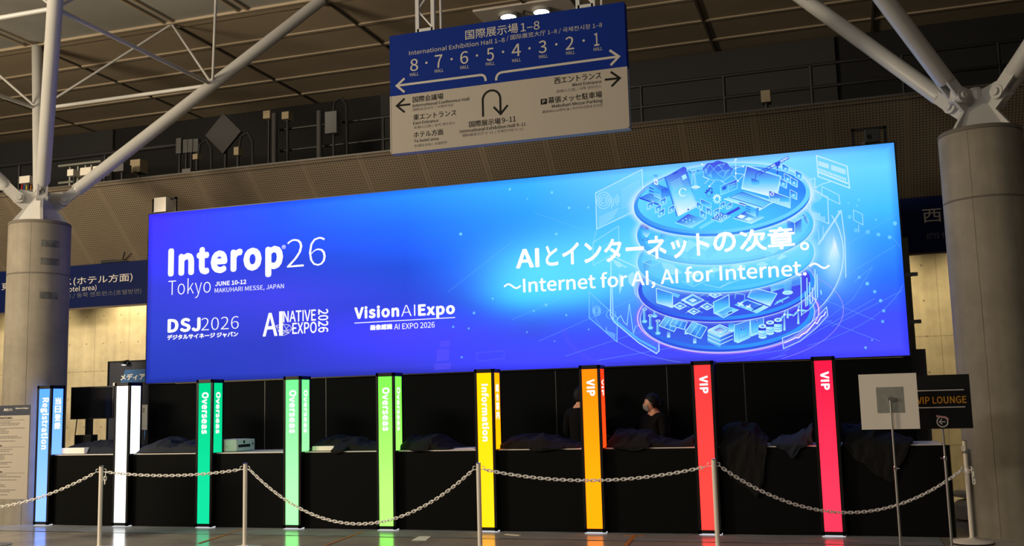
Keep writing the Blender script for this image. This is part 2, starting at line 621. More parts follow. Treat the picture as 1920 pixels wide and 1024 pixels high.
for nm, xa, xb, lab in (('fascia_sign', -18.0, -6.2, 'navy blue fascia sign with hotel lettering, left behind the concrete column'),
                        ('fascia_sign', 2.0, 9.5, 'navy blue fascia sign with west entrance lettering, right behind the lit display')):
    fs = thing(nm, lab, 'sign', (xa, YB, ZB0), 'navy fascia signs over the concrete wall')
    MB().box(xa, xb, YB - 0.02, YB + 0.02, ZB0 + 0.03, ZB1).build('panel', M_FASC, fs)
    MB().box(xa, xb, YB - 0.035, YB + 0.04, ZB0, ZB0 + 0.03).build('edge_trim', M_NAVYE, fs)
    y = YB - 0.02
    if xa < -10:
        j = MB()
        text_px('東エントランス(ホテル方面)', (3, 546.5), (3, 530.5), (248.5, 520), y, M_FASCT, fs, weight=0.004)
        text_px('East Entrance (Hotel area)', (40, 553.6), (40, 545), (181, 543), y, M_FASCT, fs, mode='cap', weight=0.002)
        text_px('东侧入口处 (酒店方向) / 동쪽 엔트런스(호텔방면)', (20, 568), (20, 558), (265, 550), y, M_FASCG, fs, weight=0)
    else:
        text_px('西エントランス', (1731, 418), (1731, 393), (2010, 380), y, M_FASCT, fs, weight=0.006)
        text_px('西侧入口处 / 서쪽 엔트런스', (1737, 450), (1737, 437), (2080, 400), y, M_FASCG, fs, weight=0.002)
        MB().box(2.55 + 1.4, 2.553 + 1.4, y - 0.003, y, ZB0 + 0.03, ZB1).build('panel_joint', M_FRAME, fs)

# ================================================================== COLUMNS
def column(cx, cy, lab, residue):
    t = thing('column', lab, 'column', (cx, cy, 0), 'round concrete columns with white steel branches')
    R = 0.46
    c = Vector((cx, cy, 0))
    MB().lathe([(R, 0), (R, 3.80), (R - 0.008, 3.805), (R - 0.008, 3.82), (R, 3.825), (R, 4.60), (R - 0.02, 4.62)], c, 64).build('concrete_shaft', M_COLC, t, smooth=True)
    MB().lathe([(R + 0.004, 4.605), (R + 0.006, 4.63), (R - 0.01, 4.655)], c, 64).build('steel_rim', M_SEAM, t, smooth=True)
    j = MB()
    j.lathe([(R + 0.001, 3.802), (R + 0.0015, 3.812), (R + 0.001, 3.823)], c, 64)
    j.build('construction_joint', M_SEAM, t, smooth=True)
    sm = MB()
    a0 = math.atan2(CAM.y - cy, CAM.x - cx)
    rs = random.Random(11)
    for da in (-0.28, 1.35, 2.9, -1.9):
        z, zs = 0.0, []
        while z < 4.6:
            zs.append((z, da + rs.uniform(-.006, .006), rs.uniform(.003, .008)))
            z += rs.uniform(.08, .22)
        for (z0, q0, w0), (z1, q1, w1) in zip(zs[:-1], zs[1:]):
            sm.quad(*[c + Vector(((R + .0015) * math.cos(a0 + q), (R + .0015) * math.sin(a0 + q), z)) for q, z in ((q0 - w0, z0), (q0 + w0, z0), (q1 + w1, z1), (q1 - w1, z1))])
    sm.build('formwork_seam', M_SEAM, t)
    if residue:
        for (px0, px1, py) in ((82, 121, 453), (79, 119, 487), (77, 117, 551)):
            q = MB()
            n = 10
            a0 = 0.12
            p0, p1 = on_y(px0, py, 0.0), on_y(px1, py, 0.0)
            zc = on_y(100, py, 0.1).z
            vdir = math.atan2(CAM.y - cy, CAM.x - cx)
            for i in range(n):
                for s in (0,):
                    A = [vdir + a for a in (0.05 + 0.62 * i / n, 0.05 + 0.62 * (i + 1) / n)]
                    zz = 0.055
                    q.quad(*[c + Vector(((R + 0.002) * math.cos(a), (R + 0.002) * math.sin(a), z)) for a, z in
                             ((A[0], zc - zz), (A[1], zc - zz), (A[1], zc + zz), (A[0], zc + zz))])
            q.build('tape_residue', M_STAIN, t)
    # gusset head
    g = MB()
    top = 4.655
    for k in range(4):
        a = PI / 4 + k * PI / 2
        d = Vector((math.cos(a), math.sin(a), 0))
        nrm = Vector((-d.y, d.x, 0)) * 0.022
        prof = [(0.0, top), (0.43, top), (0.26, top + 0.22), (0.40, top + 0.34), (0.42, top + 0.47), (0.30, top + 0.54), (0.10, top + 0.50), (0.0, top + 0.52)]
        g.prism([c + d * r + Vector((0, 0, z)) - nrm for r, z in prof], nrm * 2)
    for k in range(4):
        a = k * PI / 2
        a1, a2 = a - PI / 4, a + PI / 4
        p = [(0.40, a1, top), (0.40, a2, top), (0.13, a2, top + 0.42), (0.13, a1, top + 0.42)]
        pts = [c + Vector((r * math.cos(b) * 0.92, r * math.sin(b) * 0.92, z)) for r, b, z in p]
        g.add(pts, [(0, 1, 2, 3)])
    g.lathe([(0.10, top), (0.10, top + 0.50), (0.06, top + 0.54)], c, 16)
    g.build('gusset_head', M_STEEL, t)
    SL = 0.951
    node = {}
    for k in range(4):
        a = PI / 4 + k * PI / 2
        d = Vector((math.cos(a), math.sin(a), 0))
        P0 = c + d * 0.33 + Vector((0, 0, 5.055))
        side = Vector((-d.y, d.x, 0))

        def at(h):
            return c + d * h + Vector((0, 0, 5.055 + SL * (h - 0.33)))
        s = MB()
        s.path([at(0.50), at(0.53), at(4.62)], 0.105, 24, radii=[0.085, 0.105, 0.105])
        st = s.build('branch_strut', M_STEEL, t, smooth=True)
        f = MB()
        f.tube(P0 - side * 0.085, P0 + side * 0.085, 0.085, 20)
        f.tube(P0 - side * 0.115, P0 + side * 0.115, 0.045, 16)
        for sg in (-1, 1):
            e = at(0.56) - P0
            nn = Vector((0, 0, 1)).cross(side)
            up = e.normalized().cross(side) * 0.075
            f.prism([P0 + side * sg * 0.045 + up, P0 + side * sg * 0.045 - up, at(0.56) + side * sg * 0.045 - up, at(0.56) + side * sg * 0.045 + up], side * sg * 0.03)
        f.build('clevis_pin', M_STEEL, st, smooth=True)
        node[k] = (at(2.66), at(1.05), at(4.6), d)
    for k in range(4):
        n1, n2 = node[k], node[(k + 1) % 4]
        MB().tube(n1[0], n2[0], 0.034, 12).build('tie_rod', M_STEEL, t, smooth=True)
        mid = (n1[2] + n2[2]) * 0.5
        mid.z = ZC - 0.02
        MB().tube(n1[0], mid, 0.024, 10).build('stay_rod', M_STEEL, t, smooth=True)
        MB().tube(n2[0], mid, 0.024, 10).build('stay_rod', M_STEEL, t, smooth=True)
    for k in range(4):
        p = node[k][2]
        h = MB()
        d = node[k][3]
        h.cbox((p.x, p.y, ZC - 0.012), (0.5, 0.5, 0.02), rot=Matrix.Rotation(PI / 4, 3, 'Z'))
        h.build('ceiling_socket', M_GAP, t)
    return t


column(-9.16, 0.45, 'round concrete column with dark tape residue patches, beside the blue Registration pillar', True)
column(4.61, 0.45, 'plain round brown concrete column behind the chain post at the right', False)

# ================================================================== LIT DISPLAY
YD = 1.8
DX0, DX1, DZ0, DZ1 = -8.1368, 3.7264, 2.1037, 4.9489


def D(px, py):
    p = on_y(px, py, YD)
    return Vector((p.x, p.z))


def duv(px, py):
    p = D(px, py)
    return ((p.x - DX0) / (DX1 - DX0), (p.y - DZ0) / (DZ1 - DZ0))


def rgbd(r, g, b):
    """print colour before the blue lift of the light box"""
    return (lin(r), lin(g), lin(b) / (1.0 if b >= 245 else 1.5), 1)


def display_mat():
    M = bpy.data.materials.new('backlit_print')
    M.use_nodes = True
    N, L = M.node_tree.nodes, M.node_tree.links
    N.remove(N['Principled BSDF'])
    uv = N.new('ShaderNodeUVMap')
    uv.uv_map = 'print'
    sx = N.new('ShaderNodeSeparateXYZ')
    L.new(uv.outputs[0], sx.inputs[0])
    U, V = sx.outputs[0], sx.outputs[1]
    cols = [
        (300, [(405, 75, 62, 250), (460, 70, 66, 250), (540, 62, 70, 228), (620, 54, 72, 212), (705, 44, 64, 188)]),
        (520, [(382, 50, 98, 252), (430, 50, 92, 245), (490, 50, 74, 222), (555, 70, 72, 242), (640, 54, 66, 205), (700, 50, 66, 200)]),
        (760, [(360, 48, 150, 255), (420, 42, 116, 246), (500, 40, 84, 226), (570, 54, 74, 226), (625, 76, 72, 250), (690, 62, 68, 222)]),
        (1000, [(336, 66, 190, 255), (400, 52, 165, 255), (480, 48, 140, 250), (570, 46, 98, 240), (625, 64, 82, 240), (685, 72, 76, 245)]),
        (1250, [(311, 128, 222, 255), (400, 80, 200, 255), (500, 70, 175, 255), (570, 55, 115, 250), (630, 70, 82, 250), (680, 74, 76, 240)]),
        (1500, [(287, 135, 225, 255), (380, 92, 205, 255), (470, 62, 160, 252), (560, 55, 100, 246), (620, 66, 76, 242), (674, 80, 80, 255)]),
        (1670, [(272, 92, 196, 252), (310, 108, 220, 255), (390, 72, 196, 255), (450, 54, 156, 255), (520, 45, 116, 246), (590, 68, 82, 250), (666, 80, 80, 255)]),
    ]
    prev = None
    pu = None
    for cxp, stops in cols:
        r = N.new('ShaderNodeValToRGB')
        cr = r.color_ramp
        pts = sorted([(duv(cxp, y)[1], rgbd(a, b, c)) for y, a, b, c in stops])
        while len(cr.elements) < len(pts):
            cr.elements.new(0.5)
        for e, (p, c) in zip(cr.elements, pts):
            e.position = min(1, max(0, p))
            e.color = c
        L.new(V, r.inputs[0])
        u = duv(cxp, 500)[0]
        if prev is None:
            prev = r.outputs[0]
        else:
            mr = N.new('ShaderNodeMapRange')
            mr.inputs[1].default_value = pu
            mr.inputs[2].default_value = u
            L.new(U, mr.inputs[0])
            mx = N.new('ShaderNodeMixRGB')
            L.new(mr.outputs[0], mx.inputs[0])
            L.new(prev, mx.inputs[1])
            L.new(r.outputs[0], mx.inputs[2])
            prev = mx.outputs[0]
        pu = u
    # printed cyan halos behind the slogan and the pale flare at right
    for (cx, cy, rx, ry, col, s) in ((985, 545, 70, 34, (64, 222, 255), 0.75), (1075, 540, 90, 34, (80, 226, 255), 0.6), (1010, 508, 110, 62, (96, 232, 255), 0.85), (1130, 492, 130, 66, (104, 230, 255), 0.8),
                                     (1270, 470, 120, 70, (110, 230, 255), 0.75), (1420, 470, 120, 64, (110, 226, 255), 0.6),
                                     (1562, 480, 18, 40, (225, 250, 255), 0.95), (1560, 490, 60, 70, (120, 220, 255), 0.5)):
        u0, v0 = duv(cx, cy)
        ru = abs(duv(cx + rx, cy)[0] - u0)
        rv = abs(duv(cx, cy - ry)[1] - v0)
        a = math_node(N, L, 'DIVIDE', math_node(N, L, 'SUBTRACT', U, u0), ru)
        b = math_node(N, L, 'DIVIDE', math_node(N, L, 'SUBTRACT', V, v0), rv)
        q = math_node(N, L, 'ADD', math_node(N, L, 'MULTIPLY', a, a), math_node(N, L, 'MULTIPLY', b, b))
        g = math_node(N, L, 'MULTIPLY', math_node(N, L, 'EXPONENT', math_node(N, L, 'MULTIPLY', q, -1.2)), s)
        mx = N.new('ShaderNodeMixRGB')
        L.new(g, mx.inputs[0])
        L.new(prev, mx.inputs[1])
        mx.inputs[2].default_value = rgb(*col)
        prev = mx.outputs[0]
    # the light box is dimmer along its border
    e1 = math_node(N, L, 'MULTIPLY', math_node(N, L, 'SUBTRACT', 0.5, math_node(N, L, 'ABSOLUTE', math_node(N, L, 'SUBTRACT', U, 0.5))), DX1 - DX0)
    e2 = math_node(N, L, 'MULTIPLY', math_node(N, L, 'SUBTRACT', 0.5, math_node(N, L, 'ABSOLUTE', math_node(N, L, 'SUBTRACT', V, 0.5))), DZ1 - DZ0)
    ed = math_node(N, L, 'MINIMUM', e1, e2)
    mr = N.new('ShaderNodeMapRange')
    mr.interpolation_type = 'SMOOTHSTEP'
    mr.inputs[1].default_value = 0.0
    mr.inputs[2].default_value = 0.12
    mr.inputs[3].default_value = 0.68
    mr.inputs[4].default_value = 1.0
    L.new(ed, mr.inputs[0])
    em = N.new('ShaderNodeEmission')
    bl = N.new('ShaderNodeVectorMath')
    bl.operation = 'MULTIPLY'
    bl.inputs[1].default_value = (1.0, 1.0, 1.5)
    L.new(prev, bl.inputs[0])
    L.new(bl.outputs[0], em.inputs[0])
    L.new(mr.outputs[0], em.inputs[1])
    L.new(em.outputs[0], N['Material Output'].inputs[0])
    return M


disp = thing('billboard', 'long glowing blue backlit display above the black reception counter', 'display', (-2.2, YD, DZ0))
fr = MB()
fr.box(DX0 - 0.02, DX1 + 0.02, YD + 0.005, YD + 0.16, DZ0 - 0.015, DZ1 + 0.015)
fr.build('light_box_frame', M_FRAME, disp)
pm = MB().quad((DX0, YD, DZ0), (DX1, YD, DZ0), (DX1, YD, DZ1), (DX0, YD, DZ1))
po = pm.build('backlit_face', display_mat(), disp)
ul = po.data.uv_layers.new(name='print')
_o = world_loc(disp)
for lp in po.data.loops:
    co = po.data.vertices[lp.vertex_index].co + _o
    ul.data[lp.index].uv = ((co.x - DX0) / (DX1 - DX0), (co.z - DZ0) / (DZ1 - DZ0))

def mixc(a, b, t):
    return tuple(a[i] + (b[i] - a[i]) * t for i in range(3))


# ------------------------------------------------------------------ printed illustration on the display
class Art:
    """flat printed shapes given in photograph coordinates of the display face, colours per corner"""
    def __init__(self):
        self.v, self.f, self.c = [], [], []
        self.lift = 0.004

    def raw(self, pts, faces, cols):
        self.lift += 0.00005
        pts = [Vector((min(DX1 - .02, max(DX0 + .02, p.x)), min(DZ1 - .02, max(DZ0 + .02, p.y)))) for p in pts]
        o = len(self.v)
        self.v += [(p.x, YD - self.lift, p.y) for p in pts]
        for f in faces:
            self.f.append([i + o for i in f])
            self.c += [cols[i] for i in f]

    def col(self, c, a, n):
        if isinstance(c, list):
            return [rgb(*q[:3], q[3] if len(q) > 3 else a) for q in c]
        return [rgb(*c, a)] * n

    def poly(self, pts, c, a=1.0):
        self.raw([D(*p) for p in pts], [tuple(range(len(pts)))], self.col(c, a, len(pts)))

    def vgrad(self, pts, ct, cb, a=1.0, mid=None):
        """polygon coloured from ct at its top through a mid tone to cb at its bottom, cut into bands"""
        if mid is None:
            t = sum(cb) / 765.0
            mid = (76, 186, 255) if t > .72 else mixc(mixc(ct, cb, .5), (60, 160, 255), .5)
        ys = [p[1] for p in pts]
        y0, y1 = min(ys), max(ys)
        nb = 6
        P, Fs, cs = [], [], []

        def cut(poly, yc, keep_above):
            out = []
            for i in range(len(poly)):
                p, q = poly[i - 1], poly[i]
                ip = (p[1] <= yc) if keep_above else (p[1] >= yc)
                iq = (q[1] <= yc) if keep_above else (q[1] >= yc)
                if ip != iq:
                    s = (yc - p[1]) / (q[1] - p[1])
                    out.append((p[0] + (q[0] - p[0]) * s, yc))
                if iq:
                    out.append(q)
            return out
        for k in range(nb):
            q = cut(cut(list(pts), y0 + (y1 - y0) * k / nb, False), y0 + (y1 - y0) * (k + 1) / nb, True)
            if len(q) < 3:
                continue
            o = len(P)
            P += q
            Fs.append(tuple(range(o, o + len(q))))
            for p in q:
                t = (p[1] - y0) / max(1e-6, y1 - y0)
                cs.append(mixc(ct, mid, t * 2) if t < .5 else mixc(mid, cb, t * 2 - 1))
        self.raw([D(*p) for p in P], Fs, [rgb(*c, a) for c in cs])

    def line(self, pts, w, c, a=1.0, closed=False):
        q = [D(*p) for p in pts]
        if closed:
            q = q + [q[0]]
        w = w * 0.0082
        P, Fs = [], []
        for i in range(len(q) - 1):
            d = q[i + 1] - q[i]
            if d.length < 1e-9:
                continue
            d.normalize()
            n = Vector((-d.y, d.x)) * w * 0.5
            e = d * w * 0.3
            k = len(P)
            P += [q[i] - e + n, q[i] - e - n, q[i + 1] + e - n, q[i + 1] + e + n]
            Fs.append((k, k + 1, k + 2, k + 3))
        self.raw(P, Fs, self.col(c, a, len(P)))

    def lines(self, segs, w, c, a=1.0):
        for s in segs:
            self.line(s, w, c, a)

    def ell(self, cx, cy, rx, ry, t0=0.0, t1=2 * PI, n=72):
        c = D(cx, cy)
        mx = D(cx + 1, cy).x - c.x
        mz = c.y - D(cx, cy + 1).y
        return [Vector((c.x + rx * mx * math.cos(t0 + (t1 - t0) * i / n), c.y + ry * mz * math.sin(t0 + (t1 - t0) * i / n))) for i in range(n + 1)], c

    def disc(self, cx, cy, rx, ry, cen, cf, a=1.0, n=72):
        """filled ellipse; cf(angle) or a colour"""
        p, c = self.ell(cx, cy, rx, ry, n=n)
        cs = [rgb(*cen, a)]
        for i in range(n + 1):
            q = cf(2 * PI * i / n) if callable(cf) else cf
            cs.append(rgb(*q[:3], q[3] if len(q) > 3 else a))
        self.raw([c] + p, [(0, i + 1, i + 2) for i in range(n)], cs)

    def ring(self, cx, cy, rx, ry, w0, w1, c0, a0, c1=None, a1=None, t0=0.0, t1=2 * PI, n=90):
        """band between two scaled ellipses (offsets in px), colours inner/outer"""
        p, _ = self.ell(cx, cy, rx + w0, ry + w0 * 0.6, t0, t1, n)
        q, _ = self.ell(cx, cy, rx + w1, ry + w1 * 0.6, t0, t1, n)
        c1 = c1 or c0
        a1 = a0 if a1 is None else a1
        f0 = c0 if callable(c0) else (lambda t: c0)
        f1 = c1 if callable(c1) else (lambda t: c1)
        cs = [rgb(*f0(t0 + (t1 - t0) * i / n)[:3], a0) for i in range(n + 1)] + [rgb(*f1(t0 + (t1 - t0) * i / n)[:3], a1) for i in range(n + 1)]
        self.raw(p + q, [(i, i + 1, n + 2 + i, n + 1 + i) for i in range(n)], cs)

    def dot(self, x, y, r, c, a=1.0):
        self.disc(x, y, r, r, c, c, a, n=12)

    def build(self, name, parent):
        off = world_loc(parent)
        me = bpy.data.meshes.new(name)
        me.from_pydata([Vector(p) - off for p in self.v], [], self.f)
        at = me.color_attributes.new('ink', 'FLOAT_COLOR', 'CORNER')
        flat = []
        for c in self.c:
            flat += list(c)
        at.data.foreach_set('color', flat)
        me.materials.append(M_INK)
        o = bpy.data.objects.new(name, me)
        COL.objects.link(o)
        o.parent = parent
        return o


M_INK = bpy.data.materials.new('printed_ink')
M_INK.use_nodes = True
_N, _L = M_INK.node_tree.nodes, M_INK.node_tree.links
_N.remove(_N['Principled BSDF'])
_a = _N.new('ShaderNodeVertexColor')
_a.layer_name = 'ink'
_e = _N.new('ShaderNodeEmission')
_t = _N.new('ShaderNodeBsdfTransparent')
_x = _N.new('ShaderNodeMixShader')
_L.new(_a.outputs[0], _e.inputs[0])
_L.new(_a.outputs[1], _x.inputs[0])
_L.new(_t.outputs[0], _x.inputs[1])
_L.new(_e.outputs[0], _x.inputs[2])
_L.new(_x.outputs[0], _N['Material Output'].inputs[0])
M_INK.cycles.emission_sampling = 'NONE'

A = Art()
WHT, CY, ICE, BLU, VIO, DBL = (255, 255, 255), (90, 220, 255), (190, 242, 255), (50, 120, 245), (72, 70, 235), (34, 84, 215)


# faint violet tiles and dots low on the left half, grid streaks
for pts in ([(820, 655), (843, 654), (842, 676), (818, 678)], [(826, 640), (844, 638), (843, 650), (824, 652)], [(815, 682), (846, 680), (845, 692), (814, 694)]):
    A.poly(pts, (96, 86, 255), 0.45)
A.line([(893, 662), (945, 658), (946, 672), (895, 678)], 1.2, (110, 110, 255), 0.35, True)
for x, y, r, a in ((956, 355, 2.5, .7), (1035, 361, 2.5, .8), (864, 439, 3, .7), (1067, 390, 2.5, .8), (989, 373, 1.3, .8), (1103, 389, 2, .8), (1043, 439, 2.6, .8), (889, 587, 2.5, .6), (850, 613, 2.2, .5),
                  (879, 616, 2, .5), (866, 670, 2, .5), (924, 560, 2, .7), (1001, 583, 2, .6), (1024, 572, 3, .6), (1062, 591, 2, .6), (988, 623, 1.6, .5), (1104, 618, 1.6, .5), (1040, 640, 1.5, .4),
                  (1593, 407, 4, .55), (1678, 419, 4, .7), (1605, 432, 4, .45), (1627, 435, 4, .5), (1647, 440, 3.6, .6), (1668, 445, 3.6, .6), (1642, 412, 2, .6), (1610, 375, 2, .8), (1607, 386, 2, .7),
                  (1591, 381, 1.8, .6), (1626, 532, 3.5, .7), (1640, 547, 3.2, .6), (1651, 564, 3.2, .7), (1657, 583, 3, .6), (1655, 603, 3, .5), (1611, 520, 3, .5), (1623, 652, 2.5, .6), (1635, 638, 1.5, .6)):
    A.dot(x, y, r, (130, 226, 255), a)
for s in ([(840, 548), (962, 452)], [(1000, 398), (1120, 440)], [(960, 600), (1140, 520)], [(1010, 640), (1190, 560)], [(1060, 668), (1270, 600)], [(1120, 676), (1330, 640)],
          [(1010, 560), (1110, 520)], [(1400, 676), (1560, 600)], [(1330, 680), (1480, 655)], [(1560, 612), (1692, 545)], [(1540, 560), (1640, 600)], [(1520, 590), (1650, 640)],
          [(1500, 640), (1640, 560)], [(1580, 520), (1680, 460)], [(1570, 470), (1690, 400)], [(1600, 560), (1636, 500), (1600, 530)], [(1455, 676), (1600, 560)]):
    A.line(s, 0.9, (130, 205, 255), 0.28)
# concentric faint arcs around the stack
A.ring(1352, 560, 250, 122, 0, 1.6, (150, 200, 255), .35, t0=PI * 0.98, t1=PI * 1.65)
A.ring(1362, 590, 212, 96, 0, 1.4, (190, 170, 255), .55, t0=-PI * .55, t1=PI * .22)
A.ring(1352, 520, 330, 150, 0, 1.5, (120, 190, 255), .3, t0=-PI * .35, t1=PI * .12)
A.ring(1352, 600, 300, 110, 0, 14, (100, 90, 255), .0, (100, 90, 255), .25, t0=PI * 1.0, t1=PI * 1.4)
# large pale sweep on the right of the stack
A.ring(1400, 480, 176, 150, 0, 7, (190, 240, 255), .25, (150, 225, 255), .05, t0=-PI * .33, t1=PI * .12)
A.ring(1400, 480, 176, 150, 0, 1.6, (215, 248, 255), .8, t0=-PI * .36, t1=PI * .14)
A.line([(1571, 397), (1577, 395), (1584, 448), (1586, 520)], 1.6, (210, 246, 255), .7)
A.line([(1535, 458), (1575, 398)], 3, (215, 248, 255), .6)

# hologram frames at left: big screen, small screen, lower gauges
A.poly([(1119, 362), (1204, 318), (1207, 394), (1119, 430)], (150, 228, 255), .28)
A.line([(1119, 430), (1117, 362), (1204, 318), (1207, 392)], 1.6, (205, 246, 255), .75)
A.line([(1119, 430), (1185, 398)], 1.6, (205, 246, 255), .7)
for r in (4, 8, 12):
    A.ring(1132, 376, r, r * 1.25, 0, 1.6, (200, 245, 255), .65)
for k in range(5):
    A.line([(1147 + k * 3.4, 391 - k * 2 - (k % 3) * 3), (1147 + k * 3.4, 370 - k * 2 + (k * 5) % 7)], 1.2, (200, 245, 255), .6)
for k in range(8):
    A.line([(1166, 356 - 0 + k * 5), (1200, 338 + k * 5)], .9, (200, 245, 255), .45)
for k in range(6):
    A.line([(1123, 408 + k * 3.4), (1160 - k * 2, 391 + k * 3.4)], .9, (200, 245, 255), .5)
A.line([(1112, 455), (1160, 424), (1161, 470), (1113, 498)], 1.2, (190, 240, 255), .6, True)
A.line([(1118, 470), (1150, 452)], .9, (190, 240, 255), .5)
A.line([(1119, 430), (1113, 455)], .9, (190, 240, 255), .5)
A.line([(1105, 545), (1105, 596), (1157, 641), (1158, 596), (1105, 548)], 1.5, (130, 215, 255), .8)
A.poly([(1105, 548), (1158, 596), (1157, 641), (1105, 596)], (90, 170, 255), .22)
for r in (3, 5.5, 8):
    A.ring(1119, 583, r * .8, r * 1.15, 0, 1.3, (140, 225, 255), .8)
A.ring(1146, 590, 8, 8, 0, 1.2, (140, 225, 255), .6)
for k in range(7):
    A.line([(1137 + k * 2.6, 622 + k * 2), (1137 + k * 2.6, 614 + k * 2 + (k * 5) % 6)], 1.4, (140, 225, 255), .7)
# curved glass pane with the world map and pulse line
A.poly([(1146, 480), (1228, 515), (1231, 530), (1236, 660), (1231, 663), (1200, 646), (1152, 603), (1145, 595)], (120, 205, 255), .16)
A.line([(1146, 478), (1145, 592), (1152, 604), (1198, 643), (1231, 663), (1236, 658), (1233, 526), (1226, 516), (1148, 480)], 1.8, (190, 244, 255), .9)
A.line([(1152, 600), (1198, 637), (1230, 654)], 3.2, (90, 200, 255), .8)
A.line([(1157, 600), (1164, 592), (1170, 604), (1176, 610), (1180, 570), (1188, 625), (1192, 612), (1204, 608), (1212, 626), (1226, 628)], 1.1, (160, 236, 255), .9)
A.line([(1148, 540), (1150, 600)], 1.6, (190, 244, 255), .8)
for pts in ([(1147, 486), (1160, 490), (1170, 498), (1178, 501), (1172, 502), (1166, 499), (1162, 503), (1155, 498)],
            [(1160, 514), (1168, 516), (1170, 526), (1166, 540), (1162, 552), (1161, 536)],
            [(1178, 517), (1186, 510), (1200, 520), (1226, 526), (1230, 540), (1222, 551), (1218, 545), (1206, 545), (1200, 553), (1196, 560), (1190, 552), (1188, 540), (1179, 530)],
            [(1224, 553), (1233, 560), (1232, 572), (1226, 566)]):
    A.poly(pts, (180, 240, 255), .75)

# right hand hologram frames
A.line([(1531, 292), (1588, 312), (1593, 353), (1534, 331)], 1.8, (215, 247, 255), .8, True)
A.poly([(1534, 302), (1554, 308), (1554, 317), (1535, 311)], (220, 248, 255), .6)
A.poly([(1558, 309), (1585, 318), (1586, 328), (1558, 319)], (220, 248, 255), .55)
for k in range(16):
    A.line([(1536 + k * 3.3, 316 + k * 1.25), (1536 + k * 3.3, 320 + k * 1.25)], 1.6, (225, 250, 255), .8)
A.line([(1535, 323), (1589, 344)], 2.6, (225, 250, 255), .8)
A.line([(1518, 338), (1528, 334), (1528, 353), (1540, 346), (1557, 341)], 1.4, (210, 246, 255), .7)
A.line([(1541, 350), (1573, 366), (1575, 383), (1541, 367)], 1.3, (200, 242, 255), .7, True)
A.line([(1518, 353), (1552, 370), (1554, 420), (1520, 405)], 1.5, (205, 244, 255), .7, True)
for r in (4, 7, 10):
    A.ring(1529, 368, r, r, 0, 1.3, (200, 244, 255), .6)
for k in range(9):
    A.line([(1522 + k * 3, 403 + k * 1.4), (1522 + k * 3, 398 + k * 1.4 - (k * 7) % 6)], 1.4, (205, 246, 255), .6)
A.line([(1600, 394), (1617, 402), (1618, 422), (1601, 413)], 1.2, (190, 238, 255), .7, True)
A.lines([[(1610, 422), (1610, 436)], [(1534, 430), (1536, 455)], [(1543, 424), (1544, 450)]], 1.0, (200, 242, 255), .6)
A.poly([(1552, 490), (1563, 440), (1567, 455), (1576, 488)], [(235, 252, 255, 0), (235, 252, 255, .1), (255, 255, 255, .9), (235, 252, 255, .0)])


# the five stacked round platforms, lowest first
def tier(cx, cy, rx, ry, cen, left, right, low, rimd, riml, glow, thick=7):
    def f(t):
        c = mixc(left, right, 0.5 + 0.5 * math.cos(t))
        return mixc(c, low, max(0, -math.sin(t)))
    for k in range(4):
        A.ring(cx, cy + thick * .5, rx, ry, 0, 5 + k * 4, glow, .30, glow, 0.0)
    A.disc(cx, cy + thick, rx, ry, rimd, rimd)
    A.ring(cx, cy + thick, rx, ry, -1.0, 1.0, ICE, .45)
    A.disc(cx, cy, rx, ry, riml, lambda t: mixc(riml, rimd, max(0, .75 * math.cos(t + PI * .95))))
    A.disc(cx, cy - 1, rx - 8, ry - 5.5, cen, f)
    A.ring(cx, cy + thick, rx, ry, 0, 3.0, WHT, .45, WHT, 0.0)


tier(1360, 588, 163, 67, (64, 62, 226), (66, 78, 232), (72, 60, 240), (58, 110, 240), (52, 84, 230), (54, 150, 255), (110, 110, 255), 5)
A.ring(1361, 590, 170, 72, -1, 1.2, (255, 200, 245), .9)
A.ring(1361, 590, 170, 72, 1, 9, (180, 130, 255), .25, (120, 100, 255), 0)

# tier five: bollards, solar panels, stacked tray, cabinets, barrels, wind turbines
for x, y, h in ((1209, 602, 22), (1220, 614, 22), (1228, 592, 20), (1234, 624, 22)):
    A.poly([(x - 2.6, y), (x + 2.6, y - .6), (x + 2.6, y - h), (x - 2.6, y - h + .5)], [(140, 225, 255), (60, 120, 240), (50, 90, 230), (150, 230, 255)])
    A.disc(x, y + 1, 5, 3, (170, 236, 255), (110, 210, 255))
    A.disc(x, y - h, 4.6, 2.6, (40, 70, 215), (190, 244, 255))
for x, y in ((1237, 602), (1269, 611), (1286, 617)):
    if x == 1269:
        pts = [(1262, 598), (1289, 604), (1283, 618), (1256, 610)]
        post = (1287, 619)
    elif x == 1237:
        pts = [(1249, 592), (1277, 602), (1264, 622), (1236, 611)]
        post = (1254, 625)
    else:
        pts = [(1299, 603), (1326, 614), (1314, 635), (1285, 623)]
        post = (1303, 636)
    A.poly([(post[0] - 3, post[1] + 8), (post[0] + 3, post[1] + 8), (post[0] + 3, post[1] - 3), (post[0] - 3, post[1] - 3)], [(200, 250, 255), (160, 240, 255), (60, 130, 245), (60, 130, 245)])
    A.poly(pts, [(90, 200, 255), (40, 100, 240), (60, 130, 250), (44, 70, 225)])
    for t in (.33, .66):
        A.line([tuple(pts[0][i] + (pts[1][i] - pts[0][i]) * t for i in (0, 1)), tuple(pts[3][i] + (pts[2][i] - pts[3][i]) * t for i in (0, 1))], 1.1, (150, 232, 255), .9)
    A.poly([pts[0], tuple((pts[0][i] + pts[1][i]) / 2 for i in (0, 1)), tuple(pts[3][i] + (pts[2][i] - pts[3][i]) * .3 for i in (0, 1)), pts[3]], (150, 230, 255), .3)
    A.line(pts, 1.3, (180, 244, 255), .95, True)
